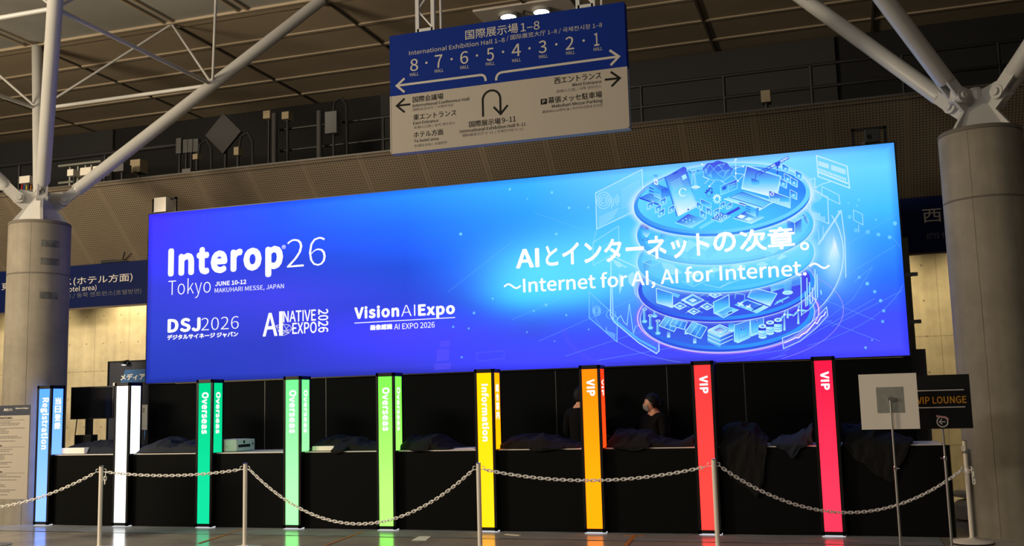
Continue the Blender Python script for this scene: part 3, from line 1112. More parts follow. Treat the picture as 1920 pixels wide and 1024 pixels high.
for k in range(3):
    y = k * 7
    A.poly([(1327, 621 + y), (1351, 632 + y), (1351, 639 + y), (1327, 627 + y)], [(150, 236, 255), (110, 220, 255), (60, 130, 245), (70, 150, 250)])
    A.poly([(1351, 632 + y), (1374, 622 + y), (1373, 628 + y), (1351, 639 + y)], [(60, 130, 245), (40, 80, 220), (50, 90, 230), (70, 140, 250)])
    A.line([(1327, 621 + y), (1351, 632 + y), (1374, 622 + y)], 1.1, (210, 250, 255), .95)
A.poly([(1350, 608), (1374, 619), (1351, 631), (1327, 619)], [(90, 190, 255), (60, 120, 245), (120, 220, 255), (190, 246, 255)])
A.line([(1350, 609), (1373, 619), (1351, 630), (1328, 619)], 1.4, (215, 250, 255), .95, True)
A.poly([(1350, 613), (1364, 619), (1351, 626), (1337, 619)], [(40, 70, 220), (90, 190, 255), (220, 252, 255), (60, 110, 240)])
A.line([(1350, 613), (1364, 619), (1351, 626), (1337, 619)], 1.0, (200, 248, 255), .9, True)
A.vgrad([(1366, 602), (1378, 602), (1378, 622), (1366, 622)], (60, 80, 225), (190, 245, 255))
for pts in ([(1377, 610), (1406, 600), (1406, 633), (1384, 643), (1377, 640)], [(1407, 600), (1432, 593), (1432, 622), (1408, 631)]):
    A.vgrad(pts, (70, 110, 240), (170, 244, 255))
    A.line(pts, 1.2, (180, 244, 255), .9, True)
A.line([(1386, 613), (1402, 607), (1402, 628), (1386, 635)], .9, (80, 150, 250), .8, True)
A.line([(1412, 606), (1428, 600), (1428, 617), (1412, 624)], .9, (80, 150, 250), .8, True)
for x, y in ((1393, 618), (1420, 604)):
    A.poly([(x - 5, y + 2), (x + 4, y - 1), (x - .5, y - 7)], (60, 110, 240))
    A.line([(x - .5, y - 4), (x - .5, y - 1)], 1, (190, 244, 255))
for x, y in ((1430, 634), (1444, 627), (1459, 622)):
    A.poly([(x - 7.5, y - 22), (x + 7.5, y - 22), (x + 7.5, y - 14), (x - 7.5, y - 14)], [(40, 50, 190), (80, 90, 235), (60, 80, 230), (44, 60, 215)])
    A.poly([(x - 7.5, y - 14), (x + 7.5, y - 14), (x + 7.5, y - 2), (x - 7.5, y - 2)], [(190, 246, 255), (120, 215, 255), (150, 234, 255), (225, 252, 255)])
    A.disc(x, y - 2, 7.5, 3.4, (215, 250, 255), (170, 240, 255))
    for k in (9, 5):
        A.line([(x - 7, y - k), (x, y - k + 2.2), (x + 7, y - k)], 1.3, (90, 160, 250), .9)
    A.disc(x, y - 22, 7.6, 3.8, (150, 225, 255), (210, 248, 255))
    A.disc(x, y - 22, 3.6, 1.8, (70, 120, 240), (110, 180, 255))
for x, y, h in ((1471, 620, 30), (1477, 597, 24), (1497, 608, 26)):
    A.poly([(x - 2, y), (x + 2, y), (x + 1.2, y - h), (x - 1.2, y - h)], [(190, 246, 255), (150, 234, 255), (60, 110, 240), (120, 200, 255)])
    c = (x, y - h)
    for dx, dy in ((20, 1), (-11, 13), (2, -14)):
        q = (c[0] + dx, c[1] + dy)
        n = (-dy * .12, dx * .12)
        A.poly([c, (c[0] + dx * .4 + n[0], c[1] + dy * .4 + n[1]), q, (c[0] + dx * .4 - n[0], c[1] + dy * .4 - n[1])], [(150, 226, 255), (110, 215, 255), (170, 240, 255), (80, 180, 255)])
    A.dot(c[0], c[1], 2.4, (220, 252, 255))
# curved chart ribbon in front of the lowest platform
A.poly([(1467, 634), (1500, 622), (1549, 576), (1551, 592), (1530, 614), (1500, 638), (1469, 654)], (110, 130, 255), .3)
A.line([(1467, 634), (1469, 654), (1500, 640), (1530, 616), (1552, 592), (1550, 576), (1527, 600), (1500, 621)], 1.5, (190, 226, 255), .9, True)
A.line([(1471, 643), (1485, 637), (1493, 633), (1497, 634), (1505, 627), (1512, 624), (1518, 617), (1528, 605), (1532, 607), (1540, 594), (1545, 592), (1548, 585)], 1.6, WHT, .95)

tier(1358, 534, 166, 66, (66, 84, 236), (80, 170, 255), (74, 70, 238), (60, 90, 236), (56, 66, 226), (54, 146, 255), (120, 150, 255), 4)
# tier four: monitor, chip board, two laptops, plotter
A.vgrad([(1231, 541), (1261, 550), (1261, 578), (1232, 568)], (60, 120, 245), (225, 252, 255))
A.line([(1231, 541), (1261, 550), (1262, 577), (1232, 568)], 1.4, (200, 248, 255), .9, True)
A.poly([(1263, 549), (1276, 553), (1272, 559), (1259, 554)], (110, 200, 255))
for cx, cy, s in ((1299, 563, 1.0), (1275, 574, .6), (1301, 584, .55), (1326, 575, .6), (1341, 553, .55)):
    a, b = 21 * s, 11 * s
    A.poly([(cx, cy - b), (cx + a, cy), (cx, cy + b), (cx - a, cy)], [(110, 205, 255), (60, 120, 245), (170, 240, 255), (200, 248, 255)])
    A.line([(cx, cy - b), (cx + a, cy), (cx, cy + b), (cx - a, cy)], 1.2, (210, 250, 255), .95, True)
    A.poly([(cx, cy - b * .66), (cx + a * .66, cy), (cx, cy + b * .66), (cx - a * .66, cy)], [(44, 70, 220), (60, 110, 240), (90, 180, 255), (60, 120, 245)])
    A.poly([(cx, cy - b * .4), (cx + a * .4, cy), (cx, cy + b * .4), (cx - a * .4, cy)], [(120, 215, 255), (210, 250, 255), (235, 254, 255), (150, 230, 255)])
    A.lines([[(cx - a, cy + 2), (cx - a - 7 * s, cy + 6 * s)], [(cx + a, cy + 1), (cx + a + 9 * s, cy + 4 * s)], [(cx + a * .6, cy - b * .6), (cx + a * .6 + 9 * s, cy - b * .6 - 4 * s)]], .9, (120, 210, 255), .8)
A.vgrad([(1338, 566), (1367, 553), (1367, 574), (1340, 588)], (60, 70, 230), (120, 225, 255))
A.line([(1338, 567), (1367, 553), (1368, 574), (1339, 588)], 1.5, (170, 240, 255), .95, True)
A.poly([(1340, 588), (1367, 575), (1385, 581), (1357, 596)], [(160, 240, 255), (110, 215, 255), (130, 225, 255), (70, 150, 250)])
A.poly([(1346, 587), (1366, 577), (1375, 580), (1355, 590)], (90, 180, 255))
A.line([(1340, 588), (1357, 596), (1385, 581)], 1.2, (200, 248, 255), .9)
A.poly([(1365, 587), (1372, 584), (1374, 586), (1367, 589)], (40, 60, 190))
A.vgrad([(1412, 540), (1457, 551), (1443, 574), (1402, 557)], (80, 120, 245), (215, 252, 255))
A.line([(1412, 540), (1457, 551), (1444, 574), (1402, 557)], 1.3, (190, 246, 255), .9, True)
A.poly([(1400, 561), (1442, 576), (1419, 588), (1377, 572)], [(110, 190, 255), (190, 246, 255), (150, 232, 255), (110, 205, 255)])
A.poly([(1401, 564), (1430, 574), (1417, 581), (1387, 571)], [(50, 80, 225), (80, 150, 250), (70, 130, 245), (60, 100, 235)])
for k in range(5):
    A.line([(1411 + k * 4, 583 - k * 2), (1415 + k * 4, 579 - k * 2)], 1.6, (40, 60, 200))
A.lines([[(1384, 568), (1394, 573)], [(1393, 567), (1385, 574)], [(1400, 574), (1408, 577)], [(1407, 572), (1400, 578)]], 2, (225, 252, 255), .95)
A.line([(1378, 560), (1380, 550), (1397, 553), (1396, 562)], 1, (150, 230, 255), .8)
A.lines([[(1453, 571), (1479, 557)], [(1456, 567), (1476, 558)], [(1462, 563), (1468, 567)]], 1.8, (130, 220, 255), .9)
A.poly([(1470, 549), (1484, 549), (1486, 524), (1470, 524)], [(90, 190, 255), (70, 120, 245), (110, 200, 255), (110, 200, 255)], .8)
A.disc(1477, 549, 10, 4, (150, 225, 255), (190, 245, 255))
A.vgrad([(1482, 514), (1500, 510), (1502, 534), (1485, 538)], (150, 230, 255), (80, 140, 250), .85)
for k in range(5):
    A.line([(1486, 516 + k * 4), (1499, 513 + k * 4)], 1, (60, 120, 245), .7)
A.vgrad([(1444, 536), (1472, 528), (1471, 540), (1446, 548)], (120, 210, 255), (170, 240, 255), .8)
# rising bars at right of the fourth platform
for k, (x, y0, y1) in enumerate(((1503, 520, 592), (1511, 548, 575), (1514, 522, 573), (1519, 530, 570), (1524, 540, 566), (1529, 506, 562), (1533, 515, 558), (1540, 545, 552))):
    A.line([(x, y1), (x - 1, y0)], 1.8, (170, 240, 255), .9)
A.line([(1503, 590), (1511, 585), (1524, 575), (1532, 560)], 1.4, (170, 240, 255), .8)

tier(1357, 480, 166, 65, (112, 222, 255), (80, 200, 255), (110, 215, 255), (76, 196, 255), (64, 170, 252), (90, 205, 255), (170, 236, 255), 4)
# tier three, bleached by the halo: blocks and clouds
A.poly([(1206, 492), (1222, 486), (1222, 506), (1208, 508)], [(40, 130, 240), (70, 170, 255), (100, 200, 255), (60, 150, 250)])
A.line([(1206, 492), (1222, 486), (1240, 492), (1224, 499), (1206, 492)], 1.1, (170, 240, 255), .8)
A.poly([(1224, 499), (1240, 492), (1240, 512), (1224, 518)], (90, 195, 255), .8)
A.poly([(1240, 492), (1262, 496), (1280, 512), (1262, 516), (1246, 506)], (180, 240, 255), .6)
for x, y, s in ((1300, 520, 1.2), (1340, 510, 1.0), (1385, 505, 1.3), (1430, 500, 1.0), (1462, 486, 1.2)):
    A.poly([(x, y - 9 * s), (x + 12 * s, y - 4 * s), (x, y + 2 * s), (x - 12 * s, y - 4 * s)], (190, 246, 255), .7)
    A.poly([(x - 12 * s, y - 4 * s), (x, y + 2 * s), (x, y + 13 * s), (x - 12 * s, y + 7 * s)], (120, 222, 255), .7)
    A.poly([(x + 12 * s, y - 4 * s), (x, y + 2 * s), (x, y + 13 * s), (x + 12 * s, y + 7 * s)], (84, 200, 255), .7)
A.lines([[(1280, 528), (1300, 538), (1330, 524)], [(1320, 534), (1350, 540), (1392, 522)], [(1352, 538), (1370, 528)]], 1, (190, 246, 255), .6)

tier(1356, 428, 166, 65, (108, 222, 255), (70, 192, 255), (104, 210, 255), (96, 214, 255), (58, 160, 250), (84, 200, 255), (190, 242, 255), 4)
# tier two: armchair, cubes, box house at right
A.vgrad([(1201, 424), (1208, 420), (1217, 425), (1221, 437), (1213, 446), (1206, 440)], (56, 80, 225), (215, 250, 255))
A.poly([(1209, 422), (1216, 424), (1217, 431), (1211, 430)], (50, 80, 220))
A.disc(1211, 450, 7, 2.6, (110, 210, 255), (40, 130, 245))
A.poly([(1239, 440), (1247, 437), (1254, 441), (1254, 450), (1246, 454), (1239, 449)], [(60, 160, 250), (80, 180, 255), (90, 200, 255), (110, 215, 255), (110, 215, 255), (80, 190, 255)])
for x, y, s in ((1272, 452, 1.0), (1290, 458, 1.4), (1325, 452, 1.7), (1420, 446, 1.4), (1452, 462, 1.3)):
    A.poly([(x - 14 * s, y + 5 * s), (x + 2 * s, y - 6 * s), (x + 14 * s, y), (x - 1 * s, y + 11 * s)], (170, 240, 255), .6)
    A.poly([(x - 14 * s, y + 5 * s), (x - 1 * s, y + 11 * s), (x - 1 * s, y + 22 * s), (x - 14 * s, y + 15 * s)], (110, 215, 255), .6)
    A.poly([(x - 1 * s, y + 11 * s), (x + 14 * s, y), (x + 14 * s, y + 9 * s), (x - 1 * s, y + 22 * s)], (84, 198, 255), .6)
A.poly([(1475, 412), (1489, 404), (1503, 410), (1490, 418)], (130, 220, 255))
A.poly([(1475, 412), (1490, 418), (1490, 442), (1476, 434)], [(70, 150, 250), (60, 120, 245), (60, 120, 245), (90, 190, 255)])
A.poly([(1490, 418), (1503, 410), (1503, 436), (1490, 442)], [(60, 80, 230), (60, 120, 245), (100, 200, 255), (110, 215, 255)])
A.poly([(1505, 404), (1511, 402), (1517, 416), (1513, 420)], [(44, 70, 220), (90, 190, 255), (150, 232, 255), (60, 120, 245)])
A.lines([[(1475, 412), (1490, 418), (1504, 409), (1511, 403)], [(1490, 418), (1490, 441)], [(1489, 404), (1489, 398)]], 1, (190, 244, 255), .8)

tier(1350, 373, 166, 65, (72, 196, 255), (104, 218, 255), (52, 134, 252), (80, 204, 255), (48, 130, 246), (110, 214, 255), (235, 252, 255), 5)
# tier one: server on its tray
A.poly([(1200, 371), (1222, 361), (1258, 374), (1236, 383)], [(60, 110, 240), (70, 140, 250), (110, 215, 255), (120, 215, 255)])
A.poly([(1200, 371), (1236, 383), (1236, 385.5), (1200, 373.5)], (44, 74, 225))
A.poly([(1217, 347), (1226, 343), (1254, 354), (1246, 360)], [(90, 190, 255), (60, 140, 250), (50, 90, 235), (60, 110, 240)])
A.vgrad([(1217, 347), (1240, 357), (1240, 374), (1217, 365)], (100, 200, 255), (180, 244, 255))
A.vgrad([(1240, 357), (1254, 353), (1258, 367), (1240, 374)], (54, 90, 236), (90, 180, 255))
for k in range(3):
    A.line([(1218, 352 + k * 6), (1226, 355.3 + k * 6)], 1.6, (50, 80, 225))
    A.line([(1229, 354 + k * 6), (1239, 358 + k * 6)], 1, (60, 130, 245), .7)
A.poly([(1227, 336), (1234, 338), (1234, 348), (1227, 346)], (235, 253, 255))
A.line([(1229, 340), (1232, 341), (1232, 344.5), (1229, 343.5)], 1, (50, 110, 240), 1, True)
for r in (2.2, 4.6):
    A.ring(1229, 334, r, r, 0, 1.4, (50, 100, 240), 1, t0=PI * .15, t1=PI * .7, n=10)
# tablet
tb = [(1247, 333), (1282, 313), (1287, 315), (1309, 388), (1273, 406), (1268, 402)]
A.vgrad(tb, (66, 90, 238), (235, 254, 255))
A.line([(1247, 333), (1270, 405)], 2.2, (60, 130, 245))
A.vgrad([(1250, 334), (1283, 316), (1306, 386), (1274, 402)], (74, 84, 236), (248, 255, 255), mid=(110, 215, 255))
A.line([(1263, 327.5), (1271, 323)], 1.5, (40, 60, 200))
A.poly([(1278, 331), (1286, 327), (1289, 334), (1281, 339)], (170, 240, 255))
for k in range(5):
    A.line([(1258 + k * 1.5, 344 + k * 3.4), (1276 + k * 1.3, 335 + k * 3.4)], .9, (170, 236, 255), .8)
A.ring(1281, 361, 5.5, 6.5, 0, 2.4, (235, 254, 255), .95, t0=.4, t1=5.4)
for k in range(4):
    A.line([(1275 + k * 1.5, 381 + k * 4), (1296 + k, 371 + k * 4)], .9, (180, 240, 255), .9)
A.dot(1291, 393.5, 1.6, (40, 60, 190))
# drone with parcel
A.line([(1291, 321), (1300, 326), (1310, 320)], 1.8, (50, 120, 245))
A.lines([[(1288, 321), (1297, 319)], [(1304, 318), (1316, 316)], [(1296, 328), (1306, 327)], [(1308, 326), (1318, 323)]], 1.4, (120, 215, 255))
A.disc(1302, 323, 5, 3, (70, 150, 250), (150, 230, 255))
A.lines([[(1299, 326), (1297, 348)], [(1303, 327), (1306, 348)], [(1301, 327), (1303, 350)]], .8, (210, 250, 255), .8)
A.poly([(1295, 352), (1304, 347), (1314, 351), (1305, 357)], [(200, 248, 255), (130, 220, 255), (235, 254, 255), (90, 190, 255)])
# brain
bp = []
for i in range(40):
    t = 2 * PI * i / 40
    r = 1 + .05 * math.sin(9 * t) + .04 * math.sin(5 * t + 1)
    bp.append((1346 + 28.5 * r * math.cos(t), 321 - 18.5 * r * math.sin(t)))
cs = [mixc((74, 76, 232), (80, 190, 255), min(1, max(0, (y - 303) / 34))) for x, y in bp]
A.raw([D(1346, 321)] + [D(*p) for p in bp] + [D(*bp[0])], [(0, i + 1, i + 2) for i in range(40)], [rgb(66, 120, 245)] + [rgb(*c) for c in cs] + [rgb(*cs[0])])
A.line(bp, 1.0, (150, 226, 255), .9, True)
rr = random.Random(3)
net = [(1346 + 26 * math.sqrt(rr.random()) * math.cos(a), 321 - 16.5 * math.sqrt(rr.random()) * math.sin(a)) for a in [rr.random() * 6.28 for _ in range(26)]]
for i, p in enumerate(net):
    near = sorted(net, key=lambda q: (q[0] - p[0]) ** 2 + (q[1] - p[1]) ** 2)[1:4]
    for q in near:
        A.line([p, q], .7, (130, 220, 255), .7)
A.lines([[(1318, 332), (1330, 337), (1322, 345)], [(1340, 340), (1331, 350)], [(1352, 340), (1360, 345)], [(1375, 330), (1382, 337)], [(1380, 300), (1380, 335)], [(1374, 308), (1380, 300)], [(1380, 315), (1395, 313)], [(1380, 326), (1396, 328), (1384, 340)]], 1, (210, 250, 255), .8)
for x, y in ((1380, 300), (1380, 316), (1380, 326), (1394, 313), (1384, 340), (1331, 350), (1317, 309)):
    A.dot(x, y, 1.8, (235, 254, 255))
# gears
for cx, cy, r, c1, c2 in ((1330, 364, 8, (56, 72, 225), (90, 200, 255)), (1345, 374, 8, (225, 252, 255), (160, 238, 255)), (1333, 357, 4, (60, 80, 228), (70, 150, 250))):
    gp = []
    for i in range(40):
        t = 2 * PI * i / 40
        q = r * (1.22 if (i // 2) % 2 else .92)
        gp.append((cx + q * .85 * math.cos(t), cy - q * math.sin(t)))
    A.raw([D(cx, cy)] + [D(*p) for p in gp] + [D(*gp[0])], [(0, i + 1, i + 2) for i in range(40)], [rgb(*c1)] + [rgb(*c1)] * 20 + [rgb(*c2)] * 21)
    A.disc(cx, cy, r * .45, r * .55, (84, 200, 255), (84, 200, 255), n=20)
# laptop
A.poly([(1358, 374), (1396, 359), (1451, 378), (1424, 395)], [(150, 236, 255), (90, 190, 255), (170, 240, 255), (190, 246, 255)])
A.poly([(1369, 371), (1392, 361), (1447, 381), (1430, 390)], [(150, 234, 255), (70, 140, 250), (90, 200, 255), (120, 222, 255)])
A.line([(1369, 371), (1392, 361), (1447, 381), (1430, 390)], 1, (40, 84, 225), .9, True)
for k in range(4):
    A.line([(1375 + k * 4.6, 371.5 - k * 2.2), (1428 + k * 4.6, 388 - k * 2.2)], .8, (60, 140, 248), .7)
A.poly([(1382, 383), (1388, 380.5), (1400, 384.5), (1395, 388)], (52, 60, 215))
A.line([(1358, 374), (1424, 395), (1451, 379)], 1.6, (215, 250, 255), .95)
A.poly([(1400, 310), (1466, 331), (1457, 373), (1390, 355)], [(170, 236, 255), (150, 230, 255), (225, 252, 255), (200, 248, 255)])
A.vgrad([(1401, 313), (1463, 333), (1455, 369), (1392, 352)], (66, 84, 234), (246, 255, 255), mid=(96, 200, 255))
A.vgrad([(1409, 335), (1424, 340), (1424, 352), (1410, 347)], (60, 76, 228), (160, 236, 255))
# crane
A.lines([[(1418, 326), (1478, 294)], [(1424, 329), (1480, 297)], [(1418, 326), (1416, 340)]], 1.3, (56, 84, 232), .95)
for k in range(9):
    A.line([(1424 + k * 6, 323 - k * 3.2), (1430 + k * 6, 325 - k * 3.2)], 1.5, (60, 70, 228), .9)
A.line([(1448, 313), (1476, 297)], 3.2, (235, 253, 255), .5)
A.poly([(1452, 306), (1464, 303), (1462, 312), (1455, 313)], (56, 84, 232))
A.line([(1458, 312), (1458, 327)], 2.4, (50, 80, 225))
A.lines([[(1455, 316), (1461, 322)], [(1461, 316), (1455, 322)]], 1, (130, 220, 255), .9)
# floating cards and app tiles
A.vgrad([(1351, 350), (1382, 337), (1383, 354), (1352, 367)], (72, 66, 232), (120, 222, 255))
A.line([(1351, 350), (1382, 337), (1383, 354), (1352, 367)], 1.1, (150, 234, 255), .9, True)
A.poly([(1355, 352), (1362, 349), (1362, 355), (1355, 358)], (50, 90, 232))
A.lines([[(1366, 347), (1366, 358)], [(1368, 349), (1379, 344)], [(1368, 353), (1379, 348)]], .9, (150, 234, 255), .9)
A.vgrad([(1442, 358), (1482, 372), (1482, 391), (1443, 378)], (74, 62, 232), (150, 236, 255))
A.line([(1442, 358), (1482, 372), (1482, 391), (1443, 378)], 1.1, (190, 246, 255), .95, True)
A.ring(1448, 365, 2, 2.4, 0, 1.6, WHT, .95)
for k in range(12):
    A.line([(1446 + k * 3, 378 + k * 1.1), (1446 + k * 3, 373 + k * 1.1 - (k * 7) % 6)], 1.3, (215, 251, 255), .9)


def tile(x, y, s=1.0, flip=False, ct=(50, 96, 236), cb=(130, 226, 255)):
    d = -2.6 if flip else 2.6
    pts = [(x - 5 * s, y - 5 * s - d * s), (x + 5 * s, y - 5 * s + d * s), (x + 5 * s, y + 5 * s + d * s), (x - 5 * s, y + 5 * s - d * s)]
    A.line(pts, 2.0, (200, 247, 255), .85, True)
    A.vgrad(pts, ct, cb)
    A.dot(x, y + 1, 2 * s, (190, 244, 255), .8)


for x, y, f in ((1220, 386, True), (1244, 379, True), (1235, 392, True), (1241, 400, True), (1260, 393, True)):
    tile(x, y, 1.0, f)
for x, y in ((1473, 317), (1477, 336), (1469, 345), (1489, 343), (1498, 330), (1488, 366)):
    tile(x, y, 1.15)
for x, y, s, f in ((1312, 387, .95, False), (1319, 403, 1.0, False), (1330, 397, .9, False), (1344, 398, .85, True), (1355, 386, .85, True), (1368, 387, .85, True)):
    tile(x, y, s, f)
A.vgrad([(1314, 374), (1334, 382), (1334, 391), (1315, 384)], (68, 74, 230), (120, 222, 255))
A.line([(1314, 374), (1334, 382), (1334, 391), (1315, 384)], 1, (170, 240, 255), .9, True)
# keypad, watch, module plate
A.poly([(1267, 418), (1291, 402), (1322, 412), (1297, 427)], [(60, 120, 245), (78, 72, 232), (100, 205, 255), (150, 234, 255)])
A.line([(1267, 418), (1297, 428), (1322, 413)], 1.8, (150, 232, 255))
for x, y in ((1281, 414), (1287, 411), (1294, 413), (1288, 417), (1302, 416)):
    A.dot(x, y, 1.2, (200, 246, 255))
A.line([(1314, 428), (1338, 414)], 5, (120, 222, 255))
A.line([(1360, 405), (1386, 391)], 4.6, (66, 76, 230))
A.poly([(1334, 411), (1352, 399), (1370, 405), (1352, 418)], [(56, 84, 232), (60, 80, 230), (90, 190, 255), (140, 230, 255)])
A.line([(1334, 411), (1352, 418), (1370, 406)], 1.3, (170, 240, 255))
for x, y in ((1351, 404), (1343, 408), (1360, 407), (1352, 412)):
    A.ring(x, y, 2, 2, 0, 1.6, (200, 247, 255), .95, n=16)
A.poly([(1376, 410), (1397, 397), (1432, 407), (1409, 419)], [(60, 130, 245), (70, 84, 232), (110, 212, 255), (190, 246, 255)])
A.line([(1376, 410), (1409, 420), (1432, 408)], 1.6, (180, 242, 255))
A.poly([(1382, 408), (1389, 403), (1399, 406), (1392, 411)], (235, 253, 255))
A.poly([(1396, 412), (1404, 408), (1413, 411), (1405, 415)], (200, 248, 255))
A.vgrad([(1398, 384), (1409, 388), (1418, 392), (1418, 408), (1399, 400)], (80, 190, 255), (180, 244, 255))
A.vgrad([(1418, 392), (1423, 390), (1423, 404), (1418, 408)], (60, 140, 250), (80, 180, 255))
for k in range(3):
    A.line([(1399, 387 + k * 4.5), (1407, 390 + k * 4.5)], 1.1, (50, 96, 235))
# bleached band of the print where the slogan runs over the platforms
A.disc(1300, 488, 210, 52, (150, 238, 255), lambda t: (150, 238, 255, 0.0), .42)
A.disc(1420, 470, 170, 46, (160, 240, 255), lambda t: (160, 240, 255, 0.0), .38)
A.build('illustration', disp)

LD = 0.045     # lettering stands just in front of the artwork layers


def dtext(body, L, T, R, **k):
    k.setdefault('mode', 'cap')
    return text_px(body, L, T, R, YD, M_TEXTW, disp, lift=LD, **k)


dtext('Interop', (318, 519.4), (318, 467.2), (533.4, 505), weight=0.036, spacing=1.06)
dtext('®', (531, 468), (531, 460.5), (538.5, 467), mode='bbox')
dtext('26', (540.8, 503.5), (540.8, 450), (613.4, 498), weight=-0.014)
dtext('Tokyo', (318.6, 554.5), (318.6, 527), (398, 548), weight=-0.014)
dtext('JUNE 10-12', (406.2, 537), (406.2, 529), (464.7, 533), weight=0.022)
dtext('MAKUHARI MESSE, JAPAN', (405.5, 549.5), (405.5, 541.5), (535, 541.5))
dtext('DSJ', (317.2, 624.5), (317.2, 599), (379, 622), weight=0.032, spacing=1.05)
dtext('2026', (380.5, 620.5), (380.5, 597), (450.5, 617), weight=-0.012)
dtext('デジタルサイネージ ジャパン', (316.6, 638.5), (316.6, 628.5), (449.5, 634), mode='bbox', weight=0.03)
dtext('A', (495.4, 631.6), (495.4, 588), (523, 629.5), weight=0.012)
dtext('I', (526, 630), (526, 584.5), (533, 629.5))
dtext('NATIVE', (533.8, 605), (533.8, 584.2), (595, 601), weight=0.01)
dtext('EXPO', (550.8, 626.8), (550.8, 606), (596.5, 624), weight=0.01)
dtext('2026', (599, 624), (599, 580.5), (618.3, 624), mode='bbox', rot=1, weight=0.012)
dtext('Vision', (667, 598.9), (667, 577), (750.8, 595), weight=0.033, spacing=1.05)
dtext('AI', (754.7, 594.2), (754.7, 572.8), (781, 592.5), weight=-0.012)
dtext('Expo', (786.2, 593), (786.2, 571.5), (855.3, 590), weight=0.033, spacing=1.05)
dtext('画像認識', (696.7, 620), (696.7, 609.6), (738, 617.5), mode='bbox', weight=0.03)
dtext('AI EXPO 2026', (741.5, 618.3), (741.5, 608), (817.2, 614), weight=0.006)
lg = MB()
flat_line(lg, [D(667, 606.3), D(855.3, 595.8)], 0.012, YD - LD)
for pts in ([(520, 611), (533, 608), (545, 610), (551, 617), (541, 627), (531, 630), (524, 620)], [(521, 612), (545, 626)], [(533, 608), (543, 621), (533, 622), (551, 617)],
            [(545, 610), (533, 626), (544, 623)], [(520, 611), (526, 622), (533, 617)]):
    flat_line(lg, [D(*p) for p in pts], 0.006, YD - LD)
lg.build('logo_lines', M_TEXTW, disp)
dtext('AI', (969.3, 504.5), (969.3, 468.8), (1013.3, 500.5), weight=0.02)
dtext('と', (1025, 500), (1025, 462), (1048.5, 497), mode='bbox', weight=0.018)
dtext('インターネット', (1056, 500), (1056, 455.5), (1331.7, 477), mode='bbox', weight=0.018)
dtext('の', (1339, 475.5), (1339, 437), (1381.7, 471), mode='bbox', weight=0.018)
dtext('次章', (1388, 474), (1388, 432), (1491.7, 466), mode='bbox', weight=0.018)
dtext('。', (1500.7, 471), (1500.7, 455), (1518, 469), mode='bbox', weight=0.012)
dtext('Internet for AI, AI for Internet.', (982.7, 549.2), (982.7, 523.5), (1513, 516), weight=0.011)
wv = MB()
for (x0, y0, x1, y1) in ((947, 538.5, 978, 536.0), (1518, 500.5, 1555, 498.0)):
    a, b = D(x0, y0), D(x1, y1)
    n = 18
    pts = []
    for i in range(n + 1):
        t = i / n
        pts.append(Vector((a.x + (b.x - a.x) * t, a.y + (b.y - a.y) * t + 0.034 * math.sin(2 * PI * t))))
    flat_line(wv, pts, 0.026, YD - LD)
wv.build('wave_dashes', M_TEXTW, disp)

# ------------------------------------------------------------------ black backdrop under the display
bd = thing('backdrop_partition', 'black panelled partition below the blue display, behind the counter', 'partition', (-2.2, YD + 0.1, 0))
xs = [-8.13, -5.92, -4.83, -3.6, -2.35, -1.1, 0.523, 1.587, 2.7, 3.75]
for a, b in zip(xs[:-1], xs[1:]):
    MB().box(a + 0.006, b - 0.006, YD + 0.06, YD + 0.14, 0.0, DZ0 - 0.02).build('panel', M_BLACK, bd, bevel=0.003)
jn = MB()
for x in xs[1:-1]:
    jn.box(x - 0.006, x + 0.006, YD + 0.062, YD + 0.12, 0, DZ0 - 0.02)
jn.build('joint_strip', M_SEAMB, bd)

# ================================================================== LED PILLARS
PX0, PS, PW, PD, PH = -8.6944, 1.4046, 0.2679, 0.2809, 2.0646
PCOL = [((104, 188, 250), (162, 220, 255)), ((243, 249, 255), (250, 254, 255)), ((0, 224, 142), (20, 236, 166)), ((128, 255, 160), (190, 255, 196)),
        ((140, 250, 88), (200, 255, 130)), ((255, 234, 0), (255, 245, 28)), ((255, 150, 14), (255, 188, 14)), ((255, 66, 66), (255, 78, 70)), ((255, 30, 74), (255, 62, 96))]
PSIDE = [None, None, None, None, None, ((255, 196, 0), (255, 225, 0)), ((255, 70, 25), (255, 95, 20)), None, None]
PNAME = ['sky blue', 'icy white', 'emerald green', 'pale mint green', 'lime green', 'yellow', 'orange', 'red', 'crimson pink']


def pillar_mat(name, c0, c1):
    M = bpy.data.materials.new(name)
    M.use_nodes = True
    N, L = M.node_tree.nodes, M.node_tree.links
    N.remove(N['Principled BSDF'])
    tc = N.new('ShaderNodeTexCoord')
    sx = N.new('ShaderNodeSeparateXYZ')
    L.new(tc.outputs['Object'], sx.inputs[0])
    r = N.new('ShaderNodeValToRGB')
    r.color_ramp.elements[0].position = 0.25
    r.color_ramp.elements[0].color = rgb(*c1)
    r.color_ramp.elements[1].position = 0.95
    r.color_ramp.elements[1].color = rgb(*c0)
    L.new(math_node(N, L, 'DIVIDE', sx.outputs[2], PH), r.inputs[0])
    e = N.new('ShaderNodeEmission')
    # channels at full scale are driven beyond it: the lamps are brighter than the exposure can hold
    bl = N.new('ShaderNodeVectorMath')
    bl.operation = 'MULTIPLY'
    bl.inputs[1].default_value = [2.1 if min(p, q) >= 240 else (1.5 if min(p, q) >= 241 else 1.0) for p, q in zip(c0, c1)]
    L.new(r.outputs[0], bl.inputs[0])
    L.new(bl.outputs[0], e.inputs[0])
    e.inputs[1].default_value = 1.0
    L.new(e.outputs[0], N['Material Output'].inputs[0])
    return M


